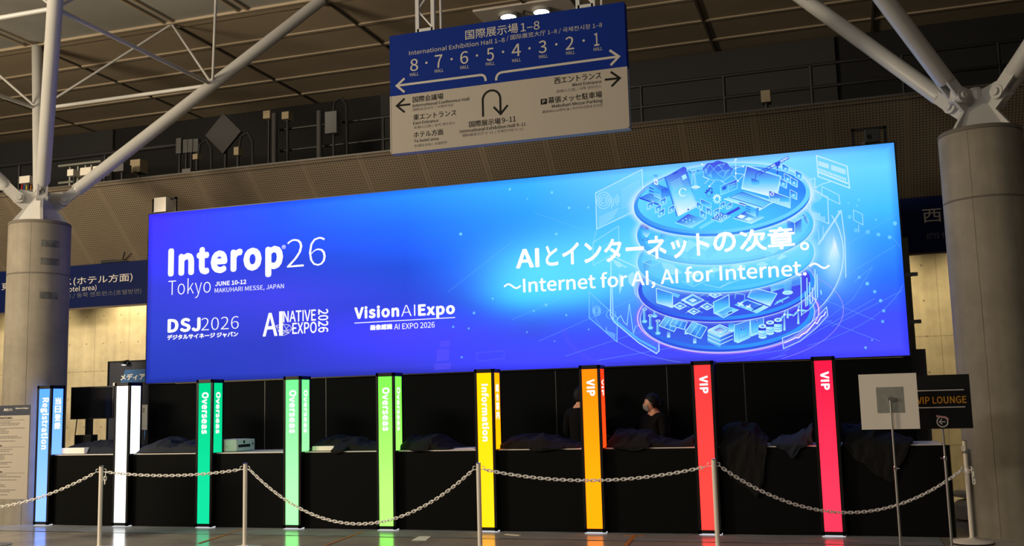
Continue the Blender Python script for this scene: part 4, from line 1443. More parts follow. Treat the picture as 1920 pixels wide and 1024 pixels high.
PTEXT = [('Registration', 745.9, 843, 75.5, 91.5), ('Registration', 738, 830, 222, 236), ('Overseas', 735.4, 814, 379.5, 392.5), ('Overseas', 731.5, 812.6, 540, 553.5),
         ('Overseas', 726.5, 808.5, 715, 729), ('Information', 720, 828, 901.5, 915), ('VIP', 711, 742.8, 1098.5, 1114), ('VIP', 704.4, 738, 1310.5, 1326.5), ('VIP', 696.6, 731.5, 1537, 1553.5)]
PLAB = ['sky blue light pillar reading Registration, leftmost, by the concrete column', 'icy white light pillar, right of the sky blue one', 'emerald green light pillar reading Overseas, beside the white printer',
        'pale mint green light pillar reading Overseas', 'lime green light pillar reading Overseas', 'yellow light pillar reading Information', 'orange light pillar reading VIP, with an orange-red side',
        'red light pillar reading VIP, behind a white chain post', 'crimson pink light pillar reading VIP, rightmost of the pillars']
for i in range(9):
    x = PX0 + i * PS
    t = thing('light_pillar', PLAB[i], 'light pillar', (x + PW / 2, PD / 2, 0), 'coloured light pillars along the counter')
    fz = 0.055
    b = MB()
    b.box(x + 0.012, x + PW - 0.012, 0.012, PD - 0.012, fz, PH - 0.045)
    for (xa, ya) in ((x, 0), (x + PW - 0.034, 0), (x, PD - 0.034), (x + PW - 0.034, PD - 0.034)):
        b.box(xa, xa + 0.034, ya, ya + 0.034, 0.012, PH)
    b.box(x, x + PW, 0, PD, PH - 0.045, PH)
    b.box(x, x + PW, 0, PD, 0.018, fz)
    b.build('frame', M_FRAME, t)
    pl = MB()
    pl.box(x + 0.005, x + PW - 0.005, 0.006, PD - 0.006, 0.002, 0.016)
    pl.build('foot_strip', M_PLATE, t)  # thin plate under the pillar, given a white glow of its own
    mf = pillar_mat('light_panel_' + PNAME[i].replace(' ', '_'), *PCOL[i])
    ms = mf if PSIDE[i] is None else pillar_mat('side_panel_' + PNAME[i].replace(' ', '_'), *PSIDE[i])
    MB().box(x + 0.036, x + PW - 0.036, 0.004, 0.011, fz + 0.004, PH - 0.05).build('front_panel', mf, t)
    if i < 7:
        MB().box(x + PW - 0.011, x + PW - 0.004, 0.036, PD - 0.036, 1.035, PH - 0.05).build('side_panel', ms, t)
    MB().box(x + 0.004, x + 0.011, 0.036, PD - 0.036, 1.035 if i else fz, PH - 0.05).build('side_panel', ms if i else emit('side_panel_deep_blue', rgb(40, 120, 255), 5.0), t)
    body, ya, yb, xa, xb = PTEXT[i]
    p0, p1 = on_y((xa + xb) / 2, ya, 0), on_y((xa + xb) / 2, yb, 0)
    xm = x + PW / 2 + 0.012
    hw = (on_y(xb, ya, 0).x - on_y(xa, ya, 0).x) / 2
    text_rect(body, xm - hw, xm + hw, p1.z, p0.z, M_TEXTW, t, lambda a, z: Vector((a, 0.0015, z)), rot=1, weight=0.036, spacing=1.05)
    if i in (2, 3, 4, 6):
        text_rect(body, 0.085, PD - 0.085, p1.z, p0.z, M_TEXTW, t, lambda a, z, X=x + PW - 0.0015: Vector((X, a, z)), rot=1, weight=0.036, spacing=1.05)
    elif i < 7:
        for q, ch in enumerate('当日登録' if i < 2 else '総合案内'):
            zt = p0.z - q * (p0.z - p1.z) * 0.62 / 3.9
            zh = (p0.z - p1.z) * 0.62 / 3.9 * 0.9
            text_rect(ch, 0.075, PD - 0.075, zt - zh, zt, M_TEXTW, t, lambda a, z, X=x + PW - 0.0015: Vector((X, a, z)), weight=0.03)

# ================================================================== COUNTER
CF, CB, CZ = 0.10, 1.0, 1.03
clab = ['between the sky blue and icy white pillars', 'between the icy white and emerald green pillars', 'between the emerald and pale mint pillars', 'between the pale mint and lime pillars',
        'between the lime and yellow pillars', 'between the yellow and orange pillars', 'between the orange and red pillars', 'between the red and crimson pillars', 'right of the crimson pillar, behind the sign stands']
for i in range(9):
    xa = PX0 + i * PS + PW + 0.002
    xb = PX0 + (i + 1) * PS - 0.002 if i < 8 else 3.985
    t = thing('counter_unit', 'black reception counter section ' + clab[i], 'counter', ((xa + xb) / 2, 0.5, 0), 'black reception counter sections')
    MB().box(xa, xb, CF, CF + 0.04, 0.0, CZ - 0.012).build('front_panel', M_BLACKC, t)
    c = MB()
    c.box(xa, xa + 0.03, CF + 0.04, CB, 0, CZ - 0.03)
    c.box(xb - 0.03, xb, CF + 0.04, CB, 0, CZ - 0.03)
    c.box(xa + 0.03, xb - 0.03, CF + 0.04, CB, 0.45, 0.47)
    c.build('carcass', M_BLACKC, t)
    MB().box(xa, xb - (0.07 if i == 8 else 0), CF + 0.008, CB, CZ - 0.03, CZ).build('worktop', M_TOP, t)

# ================================================================== THINGS ON THE COUNTER
def printer(name, lab, x0, x1, y0, y1, z1, full=True):
    t = thing(name, lab, 'printer', ((x0 + x1) / 2, (y0 + y1) / 2, CZ))
    MB().box(x0, x1, y0, y1, CZ + 0.008, z1).build('housing', M_WHITEP, t, bevel=0.01)
    f = MB()
    for a in (x0 + 0.02, x1 - 0.05):
        for b in (y0 + 0.02, y1 - 0.05):
            f.box(a, a + 0.03, b, b + 0.03, CZ, CZ + 0.009)
    f.build('feet', M_DARKP, t)
    if full:
        ym = (y0 + y1) / 2
        MB().box(x1 - 0.002, x1 + 0.002, y0 + 0.05, y1 - 0.12, CZ + 0.06, CZ + 0.10).build('paper_slot', M_DARKP, t)
        MB().box(x1 - 0.002, x1 + 0.002, ym - 0.06, ym - 0.02, CZ + 0.115, CZ + 0.155).build('control_panel', M_DARKP, t)
        b = MB()
        b.box(x1 - 0.001, x1 + 0.002, y1 - 0.07, y1 - 0.04, CZ + 0.08, CZ + 0.12)
        b.box(x1 - 0.001, x1 + 0.002, y1 - 0.06, y1 - 0.05, CZ + 0.14, CZ + 0.15)
        b.build('button', M_GREYB, t)
        MB().box(x0 + 0.06, x1 - 0.05, y0 + 0.05, y1 - 0.06, z1 - 0.002, z1 + 0.006).build('lid', M_WHITEP, t, bevel=0.004)
        s = MB()
        s.box(x0 + 0.2, x0 + 0.24, y0 - 0.002, y0 + 0.001, CZ + 0.075, CZ + 0.08)
        s.build('vent_slit', M_GREYB, t)
        MB().path([(x0 + 0.02, y1 - 0.1, CZ + 0.13), (x0 - 0.035, y1 - 0.1, CZ + 0.09), (x0 - 0.03, y1 - 0.1, CZ + 0.02), (x0 + 0.02, y1 - 0.1, CZ + 0.012)], 0.006, 8).build('cable', M_DARKP, t, smooth=True)
    return t


printer('printer', 'uncovered white desktop printer on the counter beside the emerald pillar', -5.80, -5.42, 0.30, 0.78, 1.20)
printer('printer', 'white device peeking out under a dark cloth, beside the sky blue pillar', -8.37, -7.95, 0.17, 0.70, 1.125, False)
printer('printer', 'white device corner under a black cloth, beside the pale mint pillar', -4.13, -3.80, 0.17, 0.55, 1.10, False)


def cloth(lab, x0, x1, prof, drop, seed, M=M_CLOTH, y0=0.16, y1=0.86, over=0.03, fold=0.032):
    """prof: [(t, height)] along the counter; drop: [(t, length)] hanging over the front edge"""
    nx, ny = 64, 34

    def ip(P, t):
        for (a, va), (b, vb) in zip(P[:-1], P[1:]):
            if t <= b:
                s = (t - a) / max(1e-6, b - a)
                s = s * s * (3 - 2 * s)
                return va + (vb - va) * s
        return P[-1][1]
    vs, fs = [], []
    for i in range(nx + 1):
        t = i / nx
        h = ip(prof, t)
        dr = ip(drop, t)
        for j in range(ny + 1):
            v = j / ny
            x = x0 + (x1 - x0) * t
            n = noise.noise(Vector((x * 4.0, v * 2.4, seed * 3.1))) + 1.1 * (0.45 - abs(noise.noise(Vector((x * 7.0 + v * 5, v * 4.5 - x * 2, seed * 7.7))) * 2.0)) + 0.35 * noise.noise(Vector((x * 24.0 - v * 8, v * 11.0, seed * 2.7)))
            if v < 0.62:                         # lying over the counter
                w = v / 0.62
                y = y1 + (y0 - y1) * w
                b = math.sin(PI * min(1, max(0, w * 0.88 + 0.06))) ** 0.5
                z = CZ + 0.006 + h * b + max(-0.9, n) * fold * (0.3 + 3.0 * min(h, 0.2)) * b + 0.006 * (1 + n)
                xo = 0.02 * n
            else:
                w = (v - 0.62) / 0.38
                zt = CZ + 0.008 + h * math.sin(PI * 0.94) ** 0.5
                ze = CZ + 0.007 if dr < 0.02 else CZ + 0.02 - dr
                if dr < 0.02:                    # ends on the worktop edge
                    y = y0 - 0.04 * w
                    z = zt + (ze - zt) * w
                else:                            # rolls over the edge and hangs
                    y = y0 - (y0 - (CF - 0.014 - 0.012 * (1 + n))) * min(1, w * 3.2)
                    z = zt + (CZ + 0.014 - zt) * min(1, w * 3.2) if w < 0.3125 else CZ + 0.014 + (ze - CZ - 0.014) * (w - 0.3125) / 0.6875
                    if w > 0.31:
                        y -= 0.016 * (1 + math.sin(x * 55 + n * 3)) * 0.5 * (w - 0.3)
                xo = 0.02 * n * (1 - w)
            vs.append(Vector((x + xo, y, max(z, CZ + 0.004) if v < 0.62 else z)))
    for i in range(nx):
        for j in range(ny):
            a = i * (ny + 1) + j
            fs.append((a, a + 1, a + ny + 2, a + ny + 1))
    mb = MB().add(vs, fs)
    o = mb.build('cloth', M, smooth=True, loc=((x0 + x1) / 2, (y0 + y1) / 2, CZ))
    sd = o.modifiers.new('thickness', 'SOLIDIFY')
    sd.thickness = 0.004
    sd.offset = 1
    tag(o, lab, 'cloth', 'dark cloths over the counter equipment')
    return o


cloth('navy dark cloth over a white device, between the sky blue and icy white pillars', -8.40, -7.02, [(0, .115), (.12, .15), (.35, .17), (.6, .15), (.8, .10), (1, .06)], [(0, 0), (1, 0)], 1, M_CLOTHB, y0=0.27, fold=.03)
cloth('dark cloth bundle between the icy white and emerald pillars', -6.99, -5.91, [(0, .03), (.06, .14), (.3, .20), (.55, .13), (.72, .17), (.9, .12), (1, .04)], [(0, 0), (1, 0)], 2, M_CLOTHB, y0=0.16)
cloth('black cloth heap between the pale mint and lime pillars', -4.20, -3.10, [(0, .05), (.08, .15), (.25, .19), (.5, .16), (.7, .09), (1, .06)], [(0, 0), (.3, 0), (.45, .05), (.6, .0), (1, 0)], 3, y0=0.24)
cloth('black cloth covering a boxy device, right of the lime pillar', -2.79, -2.12, [(0, .13), (.1, .185), (.62, .185), (.72, .13), (.85, .06), (1, .01)], [(0, .0), (.4, .03), (1, 0)], 4)
cloth('black cloth heap between the yellow and orange pillars', -1.38, -0.34, [(0, .10), (.1, .15), (.38, .17), (.5, .19), (.7, .10), (1, .05)], [(0, 0), (.3, 0), (.5, .05), (.7, .03), (1, 0)], 5)
cloth('black cloth trailing in long folds between the orange and red pillars', 0.02, 1.10, [(0, .10), (.08, .20), (.42, .19), (.6, .08), (.8, .05), (1, .13)], [(0, 0), (.15, .03), (.35, .06), (.5, .02), (1, 0)], 6)
cloth('black cloth hanging far down the counter front, right of the red pillar', 1.43, 1.98, [(0, .20), (.1, .235), (.72, .235), (.85, .14), (1, .08)], [(0, .12), (.2, .40), (.5, .50), (.75, .62), (.85, .5), (1, .10)], 7)
cloth('small black cloth with a hanging tip, left of the crimson pillar', 2.02, 2.50, [(0, .04), (.25, .10), (.5, .10), (.8, .16), (1, .25)], [(0, 0), (.3, .06), (.52, .17), (.75, .04), (1, 0)], 8, M_CLOTHB)
cloth('black cloth hanging in a wide slope down the counter front, right of the crimson pillar', 2.83, 3.60, [(0, .20), (.1, .22), (.45, .20), (.7, .12), (1, .05)], [(0, .03), (.25, .22), (.5, .38), (.68, .46), (.8, .25), (1, .0)], 9)

for lab, px, c, s, rz in (('white sheet of paper on the counter left of the yellow pillar', (873, 840), None, (0.28, 0.2), 0.1), ('small white paper on the counter beside the lime pillar cloth', (1085, 842), None, (0.2, 0.16), -0.2)):
    p = on_z(px[0], px[1], CZ + 0.01)
    p.y = min(max(p.y, 0.35), 0.7)
    o = MB().cbox((p.x, p.y, CZ + 0.005), (s[0], s[1], 0.004), rot=Matrix.Rotation(rz, 3, 'Z')).build('paper_sheet', M_PAPER, loc=(p.x, p.y, CZ))
    tag(o, lab if px[0] < 1000 else 'white paper on the counter left of the orange pillar', 'paper')

# monitor turned away on its stand
t = thing('monitor', 'dark television monitor on a stand, behind the counter beside the sky blue pillar', 'monitor', (-8.45, 0.92, CZ))
MB().box(-8.87, -8.08, 0.94, 0.975, 1.56, 2.04).build('screen_panel', M_SCREEN, t, bevel=0.006)
bz = MB()
bz.box(-8.885, -8.865, 0.93, 0.98, 1.545, 2.055)
bz.box(-8.085, -8.065, 0.93, 0.98, 1.545, 2.055)
bz.box(-8.865, -8.085, 0.93, 0.98, 2.037, 2.055)
bz.box(-8.865, -8.085, 0.93, 0.98, 1.545, 1.563)
bz.build('bezel', M_DARKP, t)
nk = MB()
nk.box(-8.62, -8.50, 0.96, 1.0, 1.25, 1.62)
nk.build('stand_neck', M_DARKP, t)
MB().box(-8.72, -8.40, 0.84, 0.995, 1.032, 1.30).build('stand_base', M_DARKP, t, bevel=0.01)
MB().path([(-8.78, .96, 1.56), (-8.80, .95, 1.3), (-8.78, .93, 1.1), (-8.66, .93, 1.05)], 0.008, 8).build('cable', M_DARKP, t, smooth=True)
t = MB().box(-8.38, -8.17, 0.86, 0.99, CZ + 0.002, 1.20).build('cable_box', M_DARKP, loc=(-8.27, .92, CZ), bevel=0.012)
tag(t, 'small black box beside the monitor stand on the counter', 'box')

# media reception poster booth behind the counter's left end
t = thing('poster_stand', 'tall dark navy poster stand with white media lettering, left edge of the display', 'poster stand', (-9.0, 2.5, 0))
MB().box(-9.47, -8.15, 2.52, 2.57, 0.05, 2.52).build('panel', M_POSTERB, t)
MB().box(-9.49, -9.47, 2.5, 2.58, 0.0, 2.54).build('frame', M_FRAME, t)
MB().box(-9.49, -8.13, 2.5, 2.58, 2.52, 2.54).build('frame', M_FRAME, t)
MB().box(-8.15, -8.13, 2.5, 2.58, 0.0, 2.54).build('frame', M_FRAME, t)
MB().box(-9.55, -8.1, 2.36, 2.74, 0.0, 0.03).build('foot', M_FRAME, t)
q = MB()
a, b = on_y(226, 694, 2.517), on_y(274, 716, 2.517)
q.quad((a.x, 2.517, b.z), (b.x + .3, 2.517, b.z), (b.x + .3, 2.517, a.z), (a.x + 0.1, 2.517, a.z))
q.build('blue_artwork', M_POSTERL, t)
text_px('メディア', (226, 714), (226, 701.5), (272, 711), 2.515, M_PAPER, t, weight=0.03)
q = MB()
for (xa, ya, xb, yb) in ((212, 718, 216, 746),):
    a, b = on_y(xa, ya, 2.515), on_y(xb, yb, 2.515)
    q.quad((a.x, 2.512, b.z), (b.x, 2.512, b.z), (b.x, 2.512, a.z), (a.x, 2.512, a.z))
a, b = on_y(216, 745, 2.515), on_y(217, 786, 2.515)
q.quad((a.x, 2.512, b.z), (b.x, 2.512, b.z), (b.x, 2.512, a.z), (a.x, 2.512, a.z))
q.build('white_strip', M_PAPER, t)
lm = MB()
c = on_y(232, 684, 2.42)
lm.lathe([(0.012, .07), (0.03, .06), (0.05, .02), (0.05, 0.0)], (c.x, 2.42, c.z), 20)
lm.tube((c.x, 2.42, c.z + .06), (c.x, 2.54, c.z + .08), 0.012)
lo = lm.build('clip_lamp', M_DARKP, t, smooth=True)
MB().lathe([(0.045, 0), (0.02, -0.012)], (c.x, 2.42, c.z), 20).build('lamp_glass', M_SPOTG, lo)
# white notice on a thin pole beside it
t = thing('notice_stand', 'thin stand with a small white notice, left of the backdrop behind the counter', 'sign', (-7.98, 1.55, 0))
xa, xb = on_y(267, 760, 1.55).x, on_y(277, 760, 1.55).x
za, zb = on_y(270, 759, 1.55).z, on_y(270, 806, 1.55).z
MB().box(xa, xb, 1.54, 1.552, zb, za).build('notice_board', M_BOARD, t)
MB().tube(((xa + xb) / 2, 1.56, 0.02), ((xa + xb) / 2, 1.56, za - .05), 0.008, 10).build('pole', M_CHROME, t)
MB().lathe([(0.14, 0), (0.14, 0.012), (0.02, 0.02)], ((xa + xb) / 2, 1.56, 0), 28).build('base', M_CHROME, t)
q = MB()
for k, wd in enumerate((.6, .5)):
    q.box(xa + .015, xa + .015 + (xb - xa - .03) * wd, 1.537, 1.54, za - .08 - k * .035, za - .065 - k * .035)
q.build('print', M_SIGNG, t)

# ================================================================== FIGURES BEHIND THE COUNTER
def skin_mesh(name, verts, edges, radii, material, parent, sub=2, root=0):
    me = bpy.data.meshes.new(name)
    off = world_loc(parent)
    me.from_pydata([Vector(v) - off for v in verts], edges, [])
    o = bpy.data.objects.new(name, me)
    COL.objects.link(o)
    md = o.modifiers.new('skin', 'SKIN')
    md.use_smooth_shade = True
    sv = me.skin_vertices[0].data
    for i, r in enumerate(radii):
        rr = r if isinstance(r, tuple) else (r, r)
        sv[i].radius = rr
        sv[i].use_root = (i == root)
    ss = o.modifiers.new('sub', 'SUBSURF')
    ss.levels = sub
    ss.render_levels = sub
    dg = bpy.context.evaluated_depsgraph_get()
    dg.update()
    m2 = bpy.data.meshes.new_from_object(o.evaluated_get(dg), depsgraph=dg)
    bpy.data.objects.remove(o)
    m2.name = name
    m2.materials.clear()
    m2.materials.append(material)
    o = bpy.data.objects.new(name, m2)
    COL.objects.link(o)
    o.parent = parent
    return o


def head_points(face_dir, c, r=0.098):
    """closed head surface: skull, brow, nose, lips, chin, ears"""
    f = Vector(face_dir).normalized()
    up = Vector((0, 0, 1))
    s = f.cross(up).normalized()
    nu, nv = 28, 22
    vs, fs = [], []
    for j in range(nv + 1):
        ph = -PI / 2 + PI * j / nv
        for i in range(nu):
            th = 2 * PI * i / nu
            a = math.cos(ph) * math.cos(th)      # forward
            b = math.cos(ph) * math.sin(th)      # side
            h = math.sin(ph)
            rf, rs, rh = 1.0, 0.78, 1.22
            if h < 0:
                rs *= 1 + 0.22 * h
                if a > 0:
                    rf *= 1 - 0.05 * h
                else:
                    rf *= 1 + 0.25 * h
            p = Vector((a * rf, b * rs, h * rh))
            fr = max(0, a)
            nose = math.exp(-((b / .16) ** 2 + ((h + .12) / .2) ** 2)) * fr
            p.x += 0.24 * nose
            lips = math.exp(-((b / .22) ** 2 + ((h + .5) / .07) ** 2)) * fr
            p.x += 0.07 * lips
            chin = math.exp(-((b / .3) ** 2 + ((h + .82) / .14) ** 2)) * fr
            p.x += 0.10 * chin
            for sg in (-1, 1):
                eye = math.exp(-(((b - sg * .34) / .13) ** 2 + ((h - .08) / .08) ** 2)) * fr
                p.x -= 0.10 * eye
                ear = math.exp(-(((b - sg * .98) / .2) ** 2 + ((a + .05) / .16) ** 2 + ((h + .08) / .22) ** 2))
                p.y += sg * 0.17 * ear
            q = c + (f * p.x + s * p.y + up * p.z) * r
            vs.append(q)
    for j in range(nv):
        for i in range(nu):
            fs.append((j * nu + i, j * nu + (i + 1) % nu, (j + 1) * nu + (i + 1) % nu, (j + 1) * nu + i))
    return vs, fs, f, s


def person(lab, px, top_z, face, body_dir, hair_long, mask, lean=0.0):
    """standing figure: px,py floor position; face / body_dir horizontal directions"""
    base = Vector((px[0], px[1], 0))
    t = thing('person', lab, 'person', base)
    H = top_z / 1.70
    b = Vector(body_dir).normalized()
    s = b.cross(Vector((0, 0, 1))).normalized()
    up = Vector((0, 0, 1))

    def pt(f, l, z):
        return base + b * (f * H) + s * (l * H) + up * (z * H)
    V, E, R = [], [], []

    def add(p, r, link=None):
        V.append(p)
        R.append(r)
        if link is not None:
            E.append((link, len(V) - 1))
        return len(V) - 1
    pel = add(pt(0, 0, 0.93), 0.125)
    wa = add(pt(0.01 + lean * .3, 0, 1.08), 0.115, pel)
    ch = add(pt(0.01 + lean, 0, 1.27), (0.15, 0.125), wa)
    nb = add(pt(0.0 + lean * 1.3, 0, 1.40), 0.075, ch)
    nk = add(pt(0.015 + lean * 1.5, 0, 1.47), 0.055, nb)
    hd = add(pt(0.03 + lean * 1.6, 0, 1.545), 0.062, nk)
    hands = []
    for sg in (-1, 1):
        sh = add(pt(lean, sg * 0.17, 1.375), 0.062, nb)
        el = add(pt(0.05 + lean, sg * 0.25, 1.10), 0.044, sh)
        wr = add(pt(0.27, sg * 0.15, 1.055 / H if H < 1.02 else 1.05), 0.030, el)
        pm = add(pt(0.34, sg * 0.13, 1.05), 0.034, wr)
        for k in range(4):
            l = sg * (0.105 + k * 0.017)
            k1 = add(pt(0.385, l, 1.056), 0.0095, pm)
            k2 = add(pt(0.415 + .008 * (k in (1, 2)), l, 1.052), 0.0088, k1)
            add(pt(0.435 + .010 * (k in (1, 2)), l, 1.040), 0.0078, k2)
        th = add(pt(0.345, sg * 0.088, 1.05), 0.0105, pm)
        add(pt(0.375, sg * 0.075, 1.045), 0.009, th)
    for sg in (-1, 1):
        hp = add(pt(0, sg * 0.09, 0.88), 0.095, pel)
        kn = add(pt(0.02, sg * 0.10, 0.49), 0.058, hp)
        an = add(pt(-0.01, sg * 0.10, 0.09), 0.040, kn)
        add(pt(0.14, sg * 0.11, 0.045), 0.036, an)
    body = skin_mesh('body', V, E, R, M_SKIN, t)
    hc = base + b * ((0.045 + lean * 1.7) * H) + up * (top_z - 0.128)
    hv, hf, f, hs = head_points(face, hc, 0.098)
    # join the head into the body surface object
    bm = bmesh.new()
    bm.from_mesh(body.data)
    off = world_loc(t)
    nv = [bm.verts.new(Vector(p) - off) for p in hv]
    for q in hf:
        try:
            bm.faces.new([nv[i] for i in q])
        except ValueError:
            pass
    bmesh.ops.recalc_face_normals(bm, faces=bm.faces)
    bm.to_mesh(body.data)
    bm.free()
    smooth_mesh(body.data, 180)
    # hair: shell over skull and nape, tied low at the back for long hair
    vs, fs = [], []
    nu, nv_ = 28, 16
    for j in range(nv_ + 1):
        for i in range(nu):
            th = 2 * PI * i / nu
            a = math.cos(th)
            low = -0.52 if a < -0.2 else (-0.52 + (a + 0.2) / 0.75 * 0.95 if a < 0.55 else 0.43 + (a - .55) * .25)
            ph = math.asin(max(-1, min(1, low))) + (PI / 2 - math.asin(max(-1, min(1, low)))) * j / nv_
            n = 1.0 + 0.03 * math.sin(9 * th + 3 * ph) + 0.05 * noise.noise(Vector((th * 3, ph * 4, top_z * 9)))
            p = Vector((math.cos(ph) * math.cos(th) * 1.10 - 0.03, math.cos(ph) * math.sin(th) * 0.90, math.sin(ph) * 1.32)) * n
            vs.append(hc + (f * p.x + hs * p.y + up * p.z) * 0.102)
    for j in range(nv_):
        for i in range(nu):
            fs.append((j * nu + i, j * nu + (i + 1) % nu, (j + 1) * nu + (i + 1) % nu, (j + 1) * nu + i))
    hb = MB().add(vs, fs)
    if hair_long:
        bun = hc - f * 0.115 + up * -0.03
        hb.lathe([(0.01, -.055), (0.04, -.04), (0.052, 0), (0.04, .04), (0.01, .055)], bun, 18)
    ho = hb.build('hair', M_HAIR, t, smooth=True)
    sd = ho.modifiers.new('thickness', 'SOLIDIFY')
    sd.thickness = 0.012
    if mask:
        vs, fs = [], []
        n1, n2 = 14, 8
        for j in range(n2 + 1):
            for i in range(n1 + 1):
                th = -0.98 + 1.96 * i / n1
                ph = -1.0 + 0.84 * j / n2
                bulge = 0.16 * math.exp(-(th / .35) ** 2) * math.exp(-((ph + .45) / .4) ** 2)
                rs = 0.78 * (1 + 0.22 * math.sin(ph)) + 0.03
                p = Vector((math.cos(ph) * math.cos(th) * 1.06 + bulge + .03, math.cos(ph) * math.sin(th) * (rs + .03), math.sin(ph) * 1.24))
                vs.append(hc + (f * p.x + hs * p.y + up * p.z) * 0.100)
        for j in range(n2):
            for i in range(n1):
                k = j * (n1 + 1) + i
                fs.append((k, k + 1, k + n1 + 2, k + n1 + 1))
        mo = MB().add(vs, fs).build('face_mask', M_MASK, t, smooth=True)
        MB().path([hc + (f * .55 + hs * -.86 + up * -.15) * .1, hc + (f * .15 + hs * -1.0 + up * .05) * .1, hc + (f * -.1 + hs * -.98 + up * -.1) * .1], 0.002, 6).build('ear_loop', M_MASK, mo)
    # jacket with sleeves and trousers
    V, E, R = [], [], []
    pel = add(pt(0, 0, 0.80), 0.172)
    wa = add(pt(0.01 + lean * .3, 0, 1.04), 0.158, pel)
    ch = add(pt(0.005 + lean, 0, 1.25), (0.185, 0.155), wa)
    nb = add(pt(-0.005 + lean * 1.2, 0, 1.385), 0.112, ch)
    nk = add(pt(0.005 + lean * 1.35, 0, 1.462), 0.074, nb)
    for sg in (-1, 1):
        sh = add(pt(lean, sg * 0.18, 1.36), 0.082, nb)
        el = add(pt(0.05 + lean, sg * 0.26, 1.10), 0.062, sh)
        add(pt(0.24, sg * 0.165, 1.055), 0.046, el)
    skin_mesh('jacket', V, E, R, M_COAT, t)
    V, E, R = [], [], []
    pel = add(pt(0, 0, 0.93), 0.14)
    for sg in (-1, 1):
        hp = add(pt(0, sg * 0.09, 0.86), 0.11, pel)
        kn = add(pt(0.02, sg * 0.10, 0.49), 0.075, hp)
        add(pt(-0.01, sg * 0.10, 0.10), 0.06, kn)
    skin_mesh('trousers', V, E, R, M_COAT, t)
    for sg in (-1, 1):
        c = pt(0.06, sg * 0.11, 0.0)
        sh = MB()
        ln = []
        for k in range(16):
            a = 2 * PI * k / 16
            ln.append(c + b * (0.14 * math.cos(a)) + s * (0.05 * math.sin(a)))
        sh.prism(ln, (0, 0, 0.075))
        sh.build('shoe', M_DARKP, t, bevel=0.012)
    return t


person('person in black with tied hair and a mask, facing left behind the counter', (0.42, 1.36), 1.70, (-0.93, -0.22, -0.14), (-0.55, -0.6, 0), True, True)
person('person in dark clothes seen from behind, half hidden by the orange pillar', (-0.62, 1.36), 1.82, (0.45, 0.9, 0), (0.35, 0.9, 0), False, False)

# ================================================================== CHAIN POSTS AND CHAINS
def post(lab, x, y, h, hook_z, hooks):
    t = thing('barrier_post', lab, 'post', (x, y, 0), 'white chain posts in front of the counter')
    MB().lathe([(0.215, 0.0), (0.215, 0.02), (0.20, 0.032), (0.05, 0.05), (0.035, 0.06)], (x, y, 0), 40).build('base', M_POST, t, smooth=True)
    MB().lathe([(0.216, 0.0), (0.219, 0.006), (0.216, 0.012)], (x, y, 0), 40).build('rubber_rim', M_DARKP, t, smooth=True)
    MB().lathe([(0.024, 0.05), (0.024, h - 0.012)], (x, y, 0), 24).build('pole', M_POST, t, smooth=True)
    MB().lathe([(0.0245, h - 0.013), (0.0245, h - 0.004), (0.016, h)], (x, y, 0), 24).build('cap', M_CHROME, t, smooth=True)
    for d in hooks:
        d = Vector(d).normalized()
        c = Vector((x, y, hook_z)) + d * 0.026
        up = Vector((0, 0, 1))
        pts = [c - up * .01]
        for k in range(9):
            a = -PI * 0.5 + PI * 1.15 * k / 8
            pts.append(c + d * (0.022 + 0.018 * math.cos(a)) + up * (0.018 * math.sin(a) + 0.006))
        MB().path(pts, 0.004, 8).build('hook', M_CHAIN, t, smooth=True)
    return t


PP = [(-5.652, -2.214, 1.0, .935), (-3.857, -1.908, 1.0, .935), (-.84, -2.175, 1.0, .935), (1.594, -1.852, 1.0, .935), (4.10, -0.359, 1.093, 0.785)]
PL = ['white chain post in front of the icy white pillar', 'white chain post right of the emerald green pillar', 'white chain post in front of the yellow pillar', 'white chain post in front of the red pillar',
      'tall white chain post with round base, beside the right concrete column']
left_end = (-8.9, -2.9)
allp = [(left_end[0], left_end[1], 1.0, .935)] + PP
for i, (x, y, h, hz) in enumerate(PP):
    hooks = [(allp[i][0] - x, allp[i][1] - y, 0)]
    if i < 4:
        hooks.append((PP[i + 1][0] - x, PP[i + 1][1] - y, 0))
    else:
        hooks.append((0.8, -0.6, 0))
    pt_ = post(PL[i], x, y, h, hz, hooks)
    if i == 4:
        MB().lathe([(0.0255, h - 0.145), (0.0265, h - 0.14), (0.0265, h - 0.115), (0.0255, h - 0.11)], (x, y, 0), 24).build('chrome_band', M_CHROME, pt_, smooth=True)
        MB().cbox((x - 0.024, y - 0.01, h - .09), (.022, .02, .06)).build('catch', M_CHAIN, pt_, bevel=.004)
        MB().lathe([(0.03, hz - .05), (0.033, hz - .045), (0.033, hz + .0), (0.03, hz + .005)], (x, y, 0), 24).build('collar', M_CHAIN, pt_, smooth=True)
# one link: stadium shaped ring
lk = []
Ls, Lr = 0.0145, 0.0130
for k in range(24):
    a = 2 * PI * k / 24
    lk.append(((Ls if math.cos(a) > 0 else -Ls) + Lr * math.cos(a), Lr * math.sin(a), 0))
link0 = MB().path(lk, 0.0052, 7, closed=True)
PITCH_L = 0.0395


